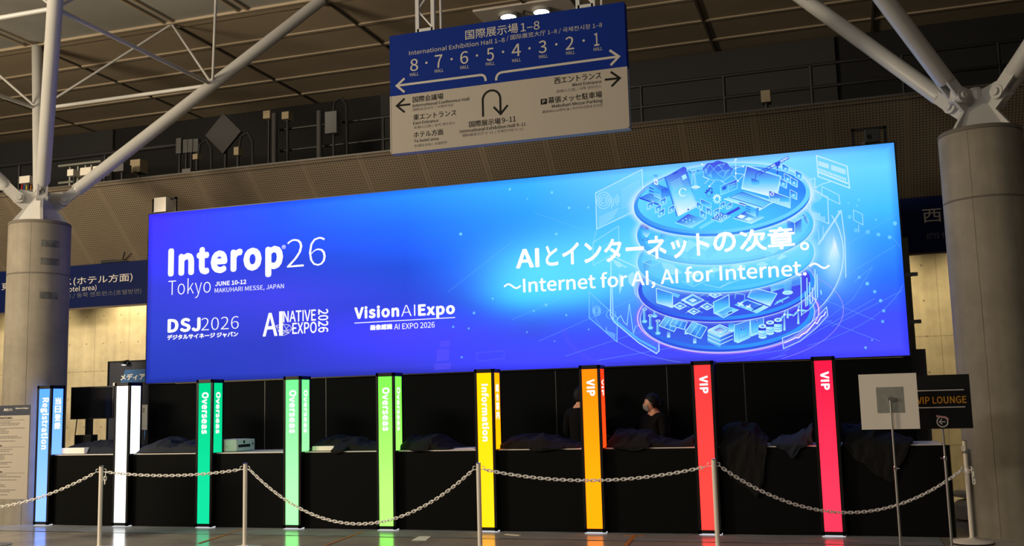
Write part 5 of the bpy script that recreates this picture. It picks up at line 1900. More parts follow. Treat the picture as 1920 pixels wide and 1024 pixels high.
def chain(lab, a, b, sag, skip_until=None):
    a, b = Vector(a), Vector(b)
    t = thing('barrier_chain', lab, 'chain', ((a + b) / 2).to_tuple(), 'white plastic chains between the posts')
    base = world_loc(t)
    # parabola sampled finely, then walked at the link pitch
    N = 1500
    P = []
    for i in range(N + 1):
        s = i / N
        p = a.lerp(b, s)
        p.z -= sag * 4 * s * (1 - s)
        P.append(p)
    acc, nxt, k = 0.0, PITCH_L * 0.5, 0
    proto = None
    for i in range(N):
        d = P[i + 1] - P[i]
        acc += d.length
        if acc >= nxt:
            nxt += PITCH_L
            if skip_until is not None and P[i].x < skip_until:
                continue
            dirn = d.normalized()
            q = dirn.to_track_quat('X', 'Z') @ Quaternion((1, 0, 0), (PI * .53 if k % 2 else PI * .06) + 0.16 * math.sin(k * 1.7))
            k += 1
            if chain.me is None:
                o = link0.build('link', M_CHAIN, None, smooth=True)
                chain.me = o.data
            else:
                o = bpy.data.objects.new('link', chain.me)
                COL.objects.link(o)
            o.parent = t
            o.location = P[i] - base
            o.rotation_mode = 'QUATERNION'
            o.rotation_quaternion = q
    return t


chain.me = None


def hookpt(i, j):
    x, y, h, hz = allp[i]
    d = Vector((allp[j][0] - x, allp[j][1] - y, 0)).normalized()
    return Vector((x, y, hz - 0.012)) + d * 0.062


CL = ['white chain rising to the leftmost post, in front of the sky blue pillar', 'nearly straight white chain in front of the icy white and emerald pillars', 'deeply sagging white chain in front of the pale mint and lime pillars',
      'shallow white chain in front of the orange pillar', 'deeply sagging white chain in front of the crimson pillar, up to the tall post']


def sag_for(i, px, py):
    """sag that brings the chain through the height seen at one column of the photograph"""
    a, b = hookpt(i, i + 1), hookpt(i + 1, i)
    n = Vector((a.y - b.y, b.x - a.x, 0))
    d = ray(px, py)
    q = CAM + d * ((a - CAM).dot(n) / d.dot(n))
    s = (q - a).dot(b - a) / (b - a).length_squared
    s = (Vector((q.x, q.y, 0)) - Vector((a.x, a.y, 0))).dot(Vector((b.x - a.x, b.y - a.y, 0))) / Vector((b.x - a.x, b.y - a.y, 0)).length_squared
    return (a.z + (b.z - a.z) * s - q.z) / (4 * s * (1 - s))


for i, (px, py) in enumerate(((30, 945), (300, 892), (700, 981), (1120, 901), (1575, 961))):
    a, b = hookpt(i, i + 1), hookpt(i + 1, i)
    chain(CL[i], a, b, sag_for(i, px, py), -7.4 if i == 0 else None)
# short loose ends hanging at the posts
x, y, h, hz = PP[4]
chain('short loose chain end hanging from the tall right post', (x + .055, y - .03, hz + .005), (x + .06, y - .035, hz - .15), 0.0)
x, y, h, hz = PP[0]
chain('short loose chain end hanging from the leftmost post', (x + .062, y + .005, hz - .03), (x + .058, y - .0, hz - .13), 0.0)

# spare weights leaning behind the right end of the counter
t = thing('weight_plate', 'white round base plates stacked behind the right end of the counter', 'weight', (4.35, 1.9, 0))
MB().lathe([(0.20, 0.0), (0.24, 0.02), (0.24, 0.19), (0.18, 0.24), (0.06, 0.27)], (4.35, 1.9, 0.0), 36).build('lower_plate', M_POST, t, smooth=True)
MB().lathe([(0.12, 0.272), (0.22, 0.29), (0.23, 0.33), (0.20, 0.37), (0.05, 0.385)], (4.35, 1.9, 0.0), 36).build('upper_plate', M_POST, t, smooth=True)

# ================================================================== SIGN STANDS
YW = -1.3
a, b, c, d = [on_y(*q, YW) for q in ((1609, 702), (1718, 700), (1725, 804), (1616, 806))]
xl, xr, zt, zb = (a.x + d.x) / 2, (b.x + c.x) / 2, (a.z + b.z) / 2, (c.z + d.z) / 2
pc = on_y(1669, 750, YW)
t = thing('sign_stand', 'back of a white sign board with a grey mounting plate on a thin pole', 'sign', (pc.x, YW, 0))
MB().box(xl, xr, YW, YW + 0.012, zb, zt).build('board', M_BOARD, t)
pw = (on_y(1692, 750, YW).x - on_y(1641, 750, YW).x) / 2
MB().box(pc.x - pw, pc.x + pw, YW - 0.004, YW, pc.z - pw, pc.z + pw).build('mounting_plate', M_MOUNT, t, bevel=0.0015)
MB().tube((pc.x + .0, YW - 0.03, 0.02), (pc.x, YW - 0.03, 0.86), 0.0125, 14).build('pole', M_ALU, t, smooth=True)
MB().tube((pc.x, YW - 0.03, 0.84), (pc.x, YW - 0.03, pc.z + 0.02), 0.0095, 14).build('inner_pole', M_ALU, t, smooth=True)
k = MB()
k.lathe([(0.015, .83), (0.017, .84), (0.017, .87), (0.015, .88)], (pc.x, YW - 0.03, 0), 16)
k.tube((pc.x, YW - .03, .855), (pc.x + .04, YW - .045, .858), 0.005)
k.build('clamp', M_CHROME, t, smooth=True)
k = MB()
k.tube((pc.x, YW - 0.05, pc.z + .01), (pc.x, YW - 0.004, pc.z + .01), 0.014, 16)
k.tube((pc.x - .02, YW - .03, pc.z + .012), (pc.x + .025, YW - .03, pc.z + .012), 0.018, 14)
k.cbox((pc.x + .035, YW - .012, pc.z + .0), (.05, .012, .03))
k.build('swivel_joint', M_CHROME, t, smooth=True)
MB().lathe([(0.16, 0), (0.16, 0.012), (0.03, 0.03)], (pc.x, YW - .03, 0), 32).build('base', M_ALU, t, smooth=True)

YV = -0.92
a, b, c = on_y(1700, 705, YV), on_y(1817, 704, YV), on_y(1825, 803, YV)
pp = on_y(1768, 803, YV)
zt, zb = a.z, c.z
xr = (b.x + c.x) / 2
xl = 2 * pp.x - xr
t = thing('sign_stand', 'black sign board with gold VIP LOUNGE lettering on a thin pole', 'sign', (pp.x, YV, 0))
MB().box(xl, xr, YV, YV + 0.012, zb, zt).build('board', M_BOARDK, t)
lw = MB()
for py in (732, 764):
    z = on_y(1760, py, YV).z
    lw.quad((xl + .06, YV - .002, z - .005), (xr - .06, YV - .002, z - .005), (xr - .06, YV - .002, z + .005), (xl + .06, YV - .002, z + .005))
lw.build('ruled_line', M_LGREY, t)
za, zc_ = on_y(1760, 757, YV).z, on_y(1760, 743.5, YV).z
x0 = on_y(1719, 750, YV).x
x1 = on_y(1812, 750, YV).x
text_rect('VIP LOUNGE', x0, x1, za, zc_, M_GOLD, t, lambda x, z: Vector((x, YV - 0.003, z)), weight=0.012)
ci = on_y(1767, 791, YV)
rr_ = 0.052
ic = MB()
pts = [(ci.x + rr_ * math.cos(2 * PI * k / 36), ci.z + rr_ * math.sin(2 * PI * k / 36)) for k in range(37)]
flat_line(ic, pts, 0.011, YV - .003)
flat_line(ic, [(ci.x + .03, ci.z), (ci.x - .028, ci.z)], 0.010, YV - .003)
flat_line(ic, [(ci.x - .003, ci.z + .027), (ci.x - .03, ci.z), (ci.x - .003, ci.z - .027)], 0.010, YV - .003)
ic.build('arrow_icon', M_LGREY, t)
tp = MB()
flat_line(tp, [(ci.x - .055, ci.z + .062), (ci.x - .02, ci.z + .052), (ci.x + .03, ci.z + .045), (ci.x + .06, ci.z + .02)], 0.022, YV - .006)
tp.build('tape', M_PINK, t)
MB().tube((pp.x, YV + 0.03, 0.02), (pp.x, YV + 0.03, 0.92), 0.0135, 14).build('pole', M_ALU, t, smooth=True)
MB().tube((pp.x, YV + 0.03, 0.9), (pp.x, YV + 0.03, 1.45), 0.0105, 14).build('inner_pole', M_ALU, t, smooth=True)
k = MB()
k.lathe([(0.017, .905), (0.019, .91), (0.019, .945), (0.017, .95)], (pp.x, YV + 0.03, 0), 16)
k.tube((pp.x, YV + .03, .93), (pp.x - .05, YV + .02, .932), 0.006)
k.build('clamp', M_CHROME, t, smooth=True)
MB().box(pp.x - .06, pp.x + .06, YV + .0125, YV + .02, 1.38, 1.5).build('mounting_plate', M_MOUNT, t)
MB().lathe([(0.16, 0), (0.16, 0.012), (0.03, 0.03)], (pp.x, YV + .03, 0), 32).build('base', M_ALU, t, smooth=True)

# information board at the left edge
YL = -2.0
xr = (on_y(58, 758, YL).x + on_y(49, 934, YL).x) / 2
zt, zb = on_y(30, 760, YL).z, on_y(30, 936, YL).z
xl = xr - 0.84
zh = on_y(30, 779, YL).z
t = thing('information_board', 'pale visitor information board with a dark header, at the left edge', 'sign', ((xl + xr) / 2, YL, 0))
MB().box(xl, xr, YL, YL + 0.012, zb, zt).build('board', M_BOARDC, t)
MB().quad((xl, YL - .001, zh), (xr, YL - .001, zh), (xr, YL - .001, zt), (xl, YL - .001, zt)).build('header', M_POSTERB, t)
text_px('AI', (7, 771), (7, 766), (13.5, 771), YL, M_LGREY, t, weight=.02)
text_px('EXPO', (14, 771), (14, 766.5), (23.5, 770), YL, M_LGREY, t)
text_px('Vision AI Expo', (29, 768), (29, 764.5), (54, 767), YL, M_LGREY, t, weight=.02)
text_px('FOR VISITORS', (-14, 786.5), (-14, 783), (23, 785.5), YL, M_SIGNK, t, weight=.012)
ln = MB()
rnd = random.Random(5)
for k, (py, pe) in enumerate(((791, 20), (793.5, 37), (796.5, 36), (802.5, 47), (806, 11), (809, 17), (812, 16), (818, 33), (821, 41), (827, 30), (842.5, 23), (846, 18), (852, 24), (855, 7), (858, 9), (861, 8.5),
                              (867, 25), (870, 14), (876, 19), (891, 12), (894, 39), (900, 31), (906.5, 3), (909.5, 8), (912.5, 13), (919, 29), (922, 18), (928, 16))):
    e = on_y(pe, py, YL)
    x = xl + 0.05
    while x < e.x - 0.02:
        w = rnd.uniform(.02, .06)
        ln.quad((x, YL - .002, e.z - .0035), (min(x + w, e.x), YL - .002, e.z - .0035), (min(x + w, e.x), YL - .002, e.z + .0035), (x, YL - .002, e.z + .0035))
        x += w + .008
ln.build('print', M_SIGNG, t)
ln = MB()
for py in (787.5, 838, 887):
    e = on_y(46, py, YL)
    ln.quad((xl + .05, YL - .002, e.z - .0012), (e.x, YL - .002, e.z - .0012), (e.x, YL - .002, e.z + .0012), (xl + .05, YL - .002, e.z + .0012))
for py, pe in ((836, 3.5), (885, 4)):
    e = on_y(pe, py, YL)
    ln.quad((xl + .05, YL - .002, e.z - .006), (e.x, YL - .002, e.z - .006), (e.x, YL - .002, e.z + .006), (xl + .05, YL - .002, e.z + .006))
ln.build('heading', M_SIGNK, t)
xm = (xl + xr) / 2
MB().tube((xm - .1, YL + .03, .02), (xm - .1, YL + .03, zt - .2), .014, 12).build('pole', M_ALU, t, smooth=True)
MB().lathe([(0.2, 0), (0.2, .012), (.03, .03)], (xm - .1, YL + .03, 0), 32).build('base', M_ALU, t, smooth=True)

# ================================================================== HANGING SIGN
YH = -0.5
q = [on_y(*p, YH) for p in ((730, 68), (1172, 3), (1184, 238), (733, 290))]
hx0, hx1 = (q[0].x + q[3].x) / 2, (q[1].x + q[2].x) / 2 - 0.02
hz1, hz0 = (q[0].z + q[1].z) / 2, (q[2].z + q[3].z) / 2
hzs = (on_y(731, 181, YH).z + on_y(1177, 124.5, YH).z) / 2
t = thing('hanging_sign', 'large blue and white hall direction sign hanging from the ceiling', 'sign', ((hx0 + hx1) / 2, YH, hz0))
MB().box(hx0, hx1, YH, YH + 0.14, hzs, hz1).build('upper_box', M_SIGNB, t)
MB().box(hx0, hx1, YH, YH + 0.14, hz0, hzs).build('lower_box', M_SIGNW, t)
e = MB()
e.box(hx0 - .004, hx0 + .012, YH - .004, YH + .0, hz0, hzs)
e.box(hx1 - .012, hx1 + .004, YH - .004, YH + .0, hz0, hzs)
e.box(hx0 - .004, hx1 + .004, YH - .004, YH, hz0 - .004, hz0 + .012)
e.build('edge_trim', M_SIGNW, t)
for xa, xb in ((on_y(781, 55, YH).x, on_y(810, 50, YH).x), (on_y(1082, 8, YH).x, on_y(1111, 5, YH).x)):
    h = MB()
    for x in (xa, xb):
        h.box(x - .025, x + .025, YH + .02, YH + .07, hz1, ZC - .01)
    n = 9
    for k in range(n):
        za, zb_ = hz1 + .04 + (ZC - hz1 - .1) * k / n, hz1 + .04 + (ZC - hz1 - .1) * (k + 1) / n
        if k % 2:
            h.tube((xa, YH + .045, za), (xb, YH + .045, zb_), .012, 6)
        else:
            h.tube((xb, YH + .045, za), (xa, YH + .045, zb_), .012, 6)
    h.box(xa, xb, YH + .02, YH + .07, hz1 + .005, hz1 + .05)
    h.build('lattice_hanger', M_STEEL, t)
    r = MB()
    r.tube((xb + .10, YH + .07, hz1), (xb + .10, YH + .07, ZC - .01), .018, 10)
    r.build('hanger_rod', M_STEEL, t, smooth=True)


def st(body, L, T, R, m=M_SIGNT, **k):
    return text_px(body, L, T, R, YH, m, t, **k)


st('国際展示場', (872.7, 75.2), (872.7, 57.2), (971.7, 61), weight=0.008)
st('1–8', (976.6, 59.6), (976.6, 44.3), (1012, 55), mode='cap', weight=0.006)
st('International Exhibition Hall 1–8', (767.3, 103.8), (767.3, 96), (946.6, 79), mode='cap', weight=0.004)
st('/ 国际展览大厅 1–8 / 국제전시장 1–8', (949.8, 77.2), (949.8, 67), (1129, 48), weight=-0.002)
for d, xa, ya, yb, xb in (('8', 769.3, 134.3, 111.6, 784.4), ('7', 815.8, 128, 103.8, 830), ('6', 863.2, 121, 97.2, 878.4), ('5', 912.7, 115.2, 91, 926.6), ('4', 959.8, 106.8, 83.6, 977),
                          ('3', 1010.4, 100.6, 77, 1025.4), ('2', 1061, 94.2, 69.8, 1076.7), ('1', 1114.3, 86.6, 62.4, 1124.0)):
    st(d, (xa, ya), (xa, yb), (xb, ya), mode='bbox', weight=0.006)
for x, y in ((777, 143), (823.6, 136.2), (871.4, 129.6), (919.3, 123), (968.7, 116.5), (1018.9, 109.3), (1069.9, 102.6), (1121.4, 95.4)):
    st('HALL', (x - 8.2, y + .6), (x - 8.2, y - 5.6), (x + 8.2, y - 2), mode='cap', weight=0.004)
g = MB()


def H(px, py):
    p = on_y(px, py, YH)
    return (p.x, p.z)


for x, y in ((799.7, 117.8), (846.9, 111), (894.5, 104.2), (943.4, 97.4), (992.9, 90.7), (1043.2, 83.3), (1094.5, 76.3)):
    c = Vector(H(x, y))
    n = 14
    g.add([(c.x + .016 * math.cos(2 * PI * k / n), YH - .003, c.y + .016 * math.sin(2 * PI * k / n)) for k in range(n)], [tuple(range(n))])


def corner(p, q, r, n=6):
    """points rounding the corner at q"""
    p, q, r = Vector(p), Vector(q), Vector(r)
    return [tuple((1 - s) ** 2 * p + 2 * s * (1 - s) * q + s * s * r) for s in [k / n for k in range(n + 1)]]


flat_line(g, [H(746, 160.6), H(899, 141)] + corner(H(900, 140.8), H(910.5, 139.5), H(910.8, 152)), .030, YH - .003)
flat_line(g, [H(758.6, 147), H(744, 161), H(758.6, 173)], .030, YH - .0032)
flat_line(g, corner(H(930.4, 151), H(930, 137.5), H(942, 135.5)) + [H(1158, 106.3)], .030, YH - .003)
flat_line(g, [H(1143, 94.3), H(1160.5, 106), H(1145, 122.4)], .030, YH - .0032)
g.build('white_arrow', M_SIGNT, t)
g = MB()
flat_line(g, [H(746, 198.3), H(769.4, 195.6)], .026, YH - .003)
flat_line(g, [H(758.6, 185), H(744, 198.6), H(758.6, 210.5)], .026, YH - .0032)
flat_line(g, [H(1134, 149.7), H(1160, 146.8)], .026, YH - .003)
flat_line(g, [H(1145, 134.7), H(1162, 146.5), H(1146.7, 162)], .026, YH - .0032)
ua, ub = Vector(H(905.8, 219)), Vector(H(938.6, 212))
uc = Vector(H(921.7, 186.5))
rad = (ub.x - ua.x) / 2
xm = (ua.x + ub.x) / 2
arc = [(xm - rad * math.cos(PI * k / 16), uc.y + rad * math.sin(PI * k / 16)) for k in range(17)]
flat_line(g, [(ua.x, ua.y)] + arc + [(ub.x, ub.y)], .026, YH - .003)
flat_line(g, [H(925.5, 200.6), (ub.x, H(938.6, 214)[1]), H(952, 197)], .026, YH - .0032)
g.build('black_arrow', M_SIGNK, t)
for body, L, T, R, mm, md, w in (
        ('国際会議場', (774, 192.9), (774, 181.6), (831.2, 185), M_SIGNK, 'bbox', .006), ('International Conference Hall', (774, 201.3), (774, 195.7), (880, 187), M_SIGNK, 'cap', .002),
        ('国际会议大厅 / 국제회의장', (774.4, 209.2), (774.4, 203.4), (849.6, 199), M_SIGNG, 'bbox', 0), ('東エントランス', (775, 226.2), (775, 214.8), (855.5, 216), M_SIGNK, 'bbox', .006),
        ('East Entrance', (775, 234), (775, 228.7), (822, 228), M_SIGNK, 'cap', .002), ('东侧入口处 / 동쪽 엔트런스', (776, 242.6), (776, 236.8), (853.7, 233), M_SIGNG, 'bbox', 0),
        ('ホテル方面', (775.8, 259), (775.8, 247.6), (831, 252), M_SIGNK, 'bbox', .006), ('To hotel area', (776.2, 267.6), (776.2, 262.2), (822, 262), M_SIGNK, 'cap', .002),
        ('去酒店方向 / 호텔방면', (776.5, 276.8), (776.5, 271.2), (838, 270), M_SIGNG, 'bbox', 0), ('国際展示場', (879.7, 239.2), (879.7, 227.8), (938.5, 232), M_SIGNK, 'bbox', .006),
        ('9–11', (941, 230.6), (941, 221), (967, 228), M_SIGNK, 'cap', .004), ('International Exhibition Hall 9–11', (862.6, 249.6), (862.6, 243.8), (985.4, 235), M_SIGNK, 'cap', .002),
        ('国际展览大厅 9–11 / 국제전시장 9–11', (867, 257.6), (867, 251.6), (981, 244), M_SIGNG, 'bbox', 0), ('西エントランス', (1039.6, 158.3), (1039.6, 146.3), (1127.4, 148), M_SIGNK, 'bbox', .006),
        ('West Entrance', (1072.4, 162.4), (1072.4, 156.6), (1127.8, 156), M_SIGNK, 'cap', .002), ('西侧入口处 / 서쪽 엔트런스', (1043.5, 175.2), (1043.5, 169), (1127.8, 165), M_SIGNG, 'bbox', 0),
        ('幕張メッセ駐車場', (1028, 194.8), (1028, 182.6), (1128.8, 183), M_SIGNK, 'bbox', .006), ('Makuhari Messe Parking', (1034.9, 202.4), (1034.9, 196.6), (1129.9, 192), M_SIGNK, 'cap', .002),
        ('幕张Messe停车场 / 마쿠하리멧세 주차장', (1016.7, 213.6), (1016.7, 207.4), (1129.9, 198), M_SIGNG, 'bbox', 0)):
    st(body, L, T, R, mm, mode=md, weight=w)
pa, pb = on_y(1014, 196.5, YH), on_y(1025.4, 184.8, YH)
MB().quad((pa.x, YH - .003, pa.z), (pb.x, YH - .003, pa.z), (pb.x, YH - .003, pb.z), (pa.x, YH - .003, pb.z)).build('parking_symbol', M_SIGNK, t)
w = pb.x - pa.x
text_rect('P', pa.x + w * .3, pb.x - w * .25, pa.z + w * .17, pb.z - w * .17, M_SIGNW, t, lambda x, z: Vector((x, YH - .005, z)), weight=.02)

# ================================================================== CEILING LAMPS
lp = on_z(985, 17, ZC)
t = thing('ceiling_lamp', 'pair of lit round downlights in a pale ceiling panel above the hanging sign', 'lamp', (lp.x, lp.y, ZC))
MB().box(lp.x - .95, lp.x + .95, lp.y - .36, lp.y + .36, ZC - .05, ZC - .001).build('panel', M_LAMPP, t)
for px, py in ((953, 22), (1015, 13)):
    p = on_z(px, py, ZC)
    MB().lathe([(.185, -.02), (.185, -.085), (.15, -.085), (.15, -.04)], (p.x, lp.y, ZC - .03), 28).build('lamp_ring', M_STEEL, t, smooth=True)
    MB().lathe([(.148, 0.0), (.148, -.045), (.05, -.055)], (p.x, lp.y, ZC - .04), 28).build('bulb', M_LAMPG, t, smooth=True)
    lamp('downlight', 'SPOT', (p.x, lp.y, ZC - .18), (p.x, lp.y, 0), 160, (1.0, .9, .74), .1, spot=110, blend=.7)
MB().lathe([(.03, 0), (.03, -.04), (.015, -.06)], (lp.x - .02, lp.y - .05, ZC - .05), 14).build('sensor', M_DARKP, t, smooth=True)

# ================================================================== ON TOP OF THE DISPLAY
def u_frame(lab, px0, px1, py0, py1, body_px, white):
    y = YD + 0.2
    a, b = on_y(px0, py0, y), on_y(px1, py1, y)
    t = thing('projector_bracket', lab, 'bracket', ((a.x + b.x) / 2, y, DZ1 + .015))
    zb_ = DZ1 + .0
    f = MB()
    w = .035
    f.box(a.x, a.x + w, y - .02, y + .02, zb_ - .2, a.z)
    f.box(b.x - w, b.x, y - .02, y + .02, zb_ - .2, a.z)
    f.box(a.x, b.x, y - .02, y + .02, a.z - w, a.z)
    f.build('frame', M_FRAME, t)
    c, d = on_y(body_px[0], body_px[1], y - .05), on_y(body_px[2], body_px[3], y - .05)
    MB().box(c.x, d.x, y - .14, y + .06, d.z, c.z).build('lamp_housing', M_WHITEP if white else M_DARKP, t, bevel=.008)
    if not white:
        MB().tube(((c.x + d.x) / 2 - .04, y - .139, d.z + .08), ((c.x + d.x) / 2 - .04, y - .16, d.z + .08), .03, 16).build('lens', M_SCREEN, t, smooth=True)
    MB().box(c.x - .05, c.x, y - .1, y, d.z - .02, d.z + .03).build('clamp', M_GREYB, t)
    return t


u_frame('white lamp housing in a black bracket on the top left corner of the display', 287, 331, 374, 402, (295, 373, 317, 398), True)
u_frame('dark lamp housing in a black bracket on the top right of the display', 1596, 1664, 243, 272, (1620, 246, 1650, 268), False)

# scaffold standing behind the right end of the display
t = thing('scaffold_post', 'grey green scaffold upright with short arms behind the display, right end', 'scaffold', (4.0, 2.5, 0))
xa = on_y(1706, 600, 2.5).x
MB().box(xa - .05, xa + .05, 2.45, 2.55, 0.0, 3.75).build('upright', M_GALV, t)
for px, py in ((1704, 516), (1712, 604)):
    z = on_y(px, py, 2.5).z
    MB().box(xa - .3, xa + .14, 2.40, 2.46, z - .025, z + .025).build('arm', M_MOUNT, t)
    MB().tube((xa + .0, 2.43, z - .02), (xa - .25, 2.43, z - .3), .012, 8).build('brace', M_MOUNT, t)
MB().box(xa - .12, xa + .16, 2.35, 2.6, 0.0, 2.2).build('lower_panel', M_GREYB, t)

# small black wedge and cable on the left fascia
t = thing('cable_bracket', 'small black bracket with a cable on top of the left navy fascia', 'bracket', (-11.0, YB, ZB1))
a, b = on_y(189, 492, YB - .05), on_y(240, 486, YB - .05)
MB().prism([(a.x, YB - .06, ZB1 + .002), (b.x, YB - .06, ZB1 + .002), (b.x - .08, YB - .06, ZB1 + .03), (a.x + .02, YB - .06, ZB1 + .10)], (0, .08, 0)).build('wedge', M_DARKP, t)
c = on_y(278, 436, 3.9)
MB().path([(b.x - .1, YB - .08, ZB1 + .03), (b.x + .12, YB - .30, ZB1 + .14)], .012, 8).build('cable', M_DARKP, t, smooth=True)

# ================================================================== WALKWAY GEAR ABOVE THE PERFORATED BAND
def rail_z(px, py, y):
    return on_y(px, py, y).z


def railing(lab, x0, x1, y, z0, levels, posts, r=.03):
    t = thing('railing', lab, 'railing', ((x0 + x1) / 2, y, z0))
    for z in levels:
        MB().tube((x0, y, z), (x1, y, z), r, 10).build('rail', M_RAIL, t, smooth=True)
    for x in posts:
        MB().tube((x, y, z0), (x, y, levels[0]), r, 10).build('baluster', M_RAIL, t, smooth=True)
    return t


railing('black walkway railing along the dark void, right of the hanging sign', -2.5, 12.5, 5.6, 5.9, [7.35, 6.95], [-.35, 1.15, 2.65, 4.15, 5.65, 7.2])
railing('black walkway railing in the dark void, left of the hanging sign', -7.9, -3.2, 5.6, 5.9, [7.35, 6.9], [-6.35, -5.55, -4.2])
pr = thing('pipe_run', 'long steel pipes along the walkway on the far left', 'pipe', (-14.5, 4.6, 5.9))
MB().tube((-18, 5.3, 7.2), (-9.6, 5.3, 7.2), .05, 10).build('pipe', M_PIPE, pr, smooth=True)
MB().tube((-18, 4.8, 5.98), (-10.2, 4.8, 5.98), .035, 10).build('pipe', M_MOUNT, pr, smooth=True)
for x in (-17, -14.3, -12.0):
    MB().tube((x, 5.3, 5.9), (x, 5.3, 7.2), .03, 8).build('pipe_support', M_PIPE, pr, smooth=True)


def gear_box(name, lab, cat, x0y0x1y1, y, m, depth=.25, leg=True, cable=False, knobs=0):
    a, b = on_y(x0y0x1y1[0], x0y0x1y1[1], y), on_y(x0y0x1y1[2], x0y0x1y1[3], y)
    t = thing(name, lab, cat, ((a.x + b.x) / 2, y, 5.9))
    MB().box(a.x, b.x, y, y + depth, b.z, a.z).build('housing', m, t, bevel=.008)
    xm = (a.x + b.x) / 2
    if leg and b.z > 5.95:
        MB().tube((xm, y + depth / 2, 5.9), (xm, y + depth / 2, b.z), .03, 10).build('stand', M_PIPE, t, smooth=True)
    if cable:
        MB().path([(xm, y + .1, a.z), (xm + .05, y + .1, a.z + .22), (xm + .2, y + .1, a.z + .28), (xm + .3, y + .1, a.z + .12), (xm + .32, y + .1, 5.9)], .025, 8).build('cable', M_PIPE, t, smooth=True)
    for k in range(knobs):
        MB().tube((a.x + (b.x - a.x) * (k + .5) / knobs, y - .03, (a.z + b.z) / 2), (a.x + (b.x - a.x) * (k + .5) / knobs, y, (a.z + b.z) / 2), .03, 10).build('knob', M_DARKP, t)
    return t


gear_box('junction_box', 'white electrical box on the walkway, left of the vertical strut', 'box', (36, 331, 55, 342), 4.0, M_WHITEP, cable=False)
gear_box('junction_box', 'small white box on a stand, right of the vertical strut', 'box', (126, 318, 137, 329), 4.0, M_WHITEP, knobs=0)
gear_box('junction_box', 'bright white box between the two left struts', 'box', (150, 315, 170, 327), 4.0, M_WHITEP)
gear_box('junction_box', 'white box partly behind the long left strut', 'box', (174, 312, 190, 325), 4.0, M_WHITEP)
gear_box('junction_box', 'grey box right behind the long left strut', 'box', (212, 308, 231, 320), 4.0, M_GREYB)
gear_box('junction_box', 'beige box on the walkway right of the long left strut', 'box', (244, 300, 262, 322), 4.5, M_BEIGEB)
gear_box('grey_cabinet', 'grey cabinet hanging in the dark void left of the hanging sign', 'box', (609, 210, 631, 248), 5.2, M_GREYB, cable=True)
gear_box('beige_speaker', 'left one of two beige boxes high in the dark void', 'box', (493, 208, 506, 221), 5.4, M_BEIGEB, .2)
gear_box('beige_speaker', 'right one of two beige boxes high in the dark void', 'box', (528, 210, 541, 222), 5.4, M_BEIGEB, .2)
gear_box('camera_unit', 'beige camera box on a short stand above the perforated band, right of the hanging sign', 'camera', (1426, 170, 1445, 190), 3.6, M_BEIGEB, .2)
gear_box('camera_unit', 'cream lamp head on a chrome stand below the diamond panel', 'lamp', (438, 276, 447, 290), 4.2, M_BEIGEB, .14, cable=True)
gear_box('camera_unit', 'small cream lamp head on the walkway left of the diamond panel', 'lamp', (361, 289, 370, 298), 4.2, M_BEIGEB, .14, cable=True)
gear_box('grey_cabinet', 'low grey box on the edge of the perforated band, below the diamond panel', 'box', (341, 317, 357, 327), 3.6, M_GREYB, leg=False)
for k, (xa, xb) in enumerate(((330, 339), (343, 351), (352, 360.5), (362, 371))):
    gear_box('equipment_panel', ['leftmost of four grey upright panels', 'second from left of four grey upright panels', 'third from left of four grey upright panels', 'rightmost of four grey upright panels'][k] + ' on the walkway', 'panel',
             (xa, 259.5 + (k > 0) * 3 - k * .6, xb, 287 - k), 5.0, M_GREYB, .1)
# square panel standing on its corner
c = on_y(418, 250, 5.2)
t = thing('diamond_panel', 'dark grey square panel standing on its corner in the void', 'panel', (c.x, 5.2, 5.9))
r = (on_y(451, 250, 5.2).x - on_y(384, 250, 5.2).x) / 2
MB().prism([(c.x - r, 5.2, c.z), (c.x, 5.2, c.z - r), (c.x + r, 5.2, c.z), (c.x, 5.2, c.z + r)], (0, .06, 0)).build('plate', M_GREYD, t)
MB().tube((c.x, 5.3, 5.9), (c.x, 5.3, c.z + .1), .04, 10).build('stand', M_PIPE, t, smooth=True)
t = thing('stand_pipe', 'grey vertical pipe below the two beige boxes', 'pipe', (-7.2, 5.4, 5.9))
p = on_y(515, 240, 5.4)
MB().tube((p.x, 5.4, 5.9), (p.x, 5.4, p.z + .3), .06, 12).build('tube', M_GREYD, t, smooth=True)
MB().lathe([(.09, 0), (.09, .03)], (p.x, 5.4, 5.9), 16).build('flange', M_PIPE, t)
t = thing('stand_pipe', 'grey vertical pipe beside the grey cabinet', 'pipe', (-6.2, 5.4, 5.9))
p = on_y(599, 240, 5.4)
MB().tube((p.x, 5.4, 5.9), (p.x, 5.4, p.z + .35), .06, 12).build('tube', M_GREYD, t, smooth=True)
MB().lathe([(.09, 0), (.09, .03)], (p.x, 5.4, 5.9), 16).build('flange', M_PIPE, t)
# wiring rack at far left
t = thing('wiring_rack', 'metal rack with cables on the walkway behind the left struts', 'rack', (-12.3, 4.6, 5.9))
for py in (313, 345):
    a, b = on_y(110, py, 4.5), on_y(190, py - 12, 4.5)
    MB().tube((a.x, 4.5, (a.z + b.z) / 2), (b.x, 4.5, (a.z + b.z) / 2), .025, 8).build('bar', M_MOUNT, t, smooth=True)
for px in (131, 146, 160, 171):
    a = on_y(px, 330, 4.52)
    MB().tube((a.x, 4.52, 5.9), (a.x, 4.52, 6.75), .02, 8).build('upright', M_MOUNT, t, smooth=True)
wire = [rgb(180, 40, 30), rgb(40, 90, 160), rgb(210, 190, 60), rgb(220, 215, 205), rgb(200, 120, 40)]
for k in range(5):
    a = on_y(40 + k * 4.2, 343, 4.35)
    mw = mat('wire_' + ['red', 'blue', 'yellow', 'white', 'orange'][k], wire[k], .5)
    MB().path([(a.x, 4.38, 6.55), (a.x + .02, 4.35, 6.3), (a.x + .04 * math.sin(k * 2), 4.36, 5.92)], .016, 6).build('cable', mw, t, smooth=True)

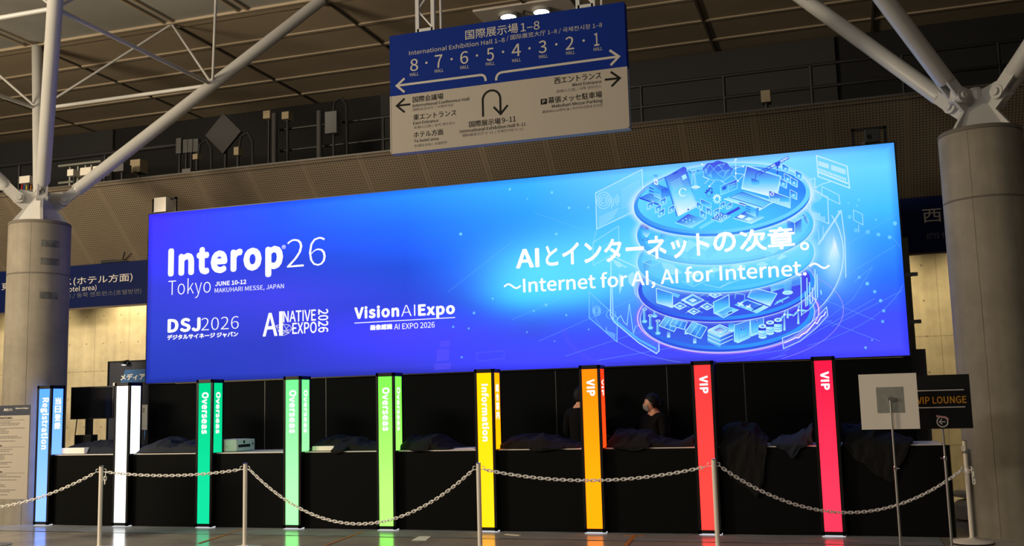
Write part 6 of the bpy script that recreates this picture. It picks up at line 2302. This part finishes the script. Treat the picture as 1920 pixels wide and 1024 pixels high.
# ================================================================== FLOOR MARKS
def strip(lab, pts, w, mtl, name, cat):
    o = MB()
    P = [on_z(*p, 0.004) for p in pts]
    for a, b in zip(P[:-1], P[1:]):
        d = (b - a).normalized()
        n = Vector((-d.y, d.x, 0)) * w / 2
        o.prism([a + n, a - n, b - n, b + n], (0, 0, .002))
    x = o.build(name, mtl, loc=P[0])
    return tag(x, lab, cat)


strip('orange tape line on the floor left of the second chain post', [(456, 992.5), (372, 1019)], .035, M_TAPE, 'floor_tape', 'tape')
strip('orange tape line on the floor right of the pale mint pillar', [(681, 997), (610, 1023)], .035, M_TAPE, 'floor_tape', 'tape')
strip('orange tape mark with a crossbar on the floor right of the orange pillar', [(1190, 1004.5), (1170, 1026)], .05, M_TAPE, 'floor_tape', 'tape')
strip('short orange tape bar on the floor near the red pillar', [(1170, 1004), (1209, 1004.6)], .05, M_TAPE, 'floor_tape', 'tape')
for lab, pts in (('white sheet of paper lying on the floor in front of the lime pillar', [(772, 1013.5), (799, 1013.5), (808, 1006), (786, 1006)]),
                 ('grey paper scrap on the floor right of the yellow pillar', [(945, 1002.5), (972, 1005), (977, 1003.5), (950, 1001.5)])):
    P = [on_z(*p, .003) for p in pts]
    o = MB().prism(P, (0, 0, .003)).build('paper_sheet', M_PAPER if 'white' in lab else M_WHITEP, loc=P[0])
    tag(o, lab, 'paper')
# clear sheet taped along the foot of the counter, slightly wrinkled
nx, ny = 150, 12
vs, fs = [], []
for i in range(nx + 1):
    for j in range(ny + 1):
        x = -12.5 + 16.3 * i / nx
        y = -0.62 + 0.70 * j / ny
        z = 0.003 + 0.006 * max(0, noise.noise(Vector((x * 2.2, y * 4, 0)))) + 0.004 * max(0, noise.noise(Vector((x * 6, y * 9, 4))))
        vs.append((x, y, z))
for i in range(nx):
    for j in range(ny):
        a = i * (ny + 1) + j
        fs.append((a, a + ny + 1, a + ny + 2, a + 1))
o = MB().add(vs, fs).build('floor_sheet', M_FILM, smooth=True, loc=(-4.3, -.3, 0))
tag(o, 'shiny protective sheet laid on the floor along the counter', 'sheet')
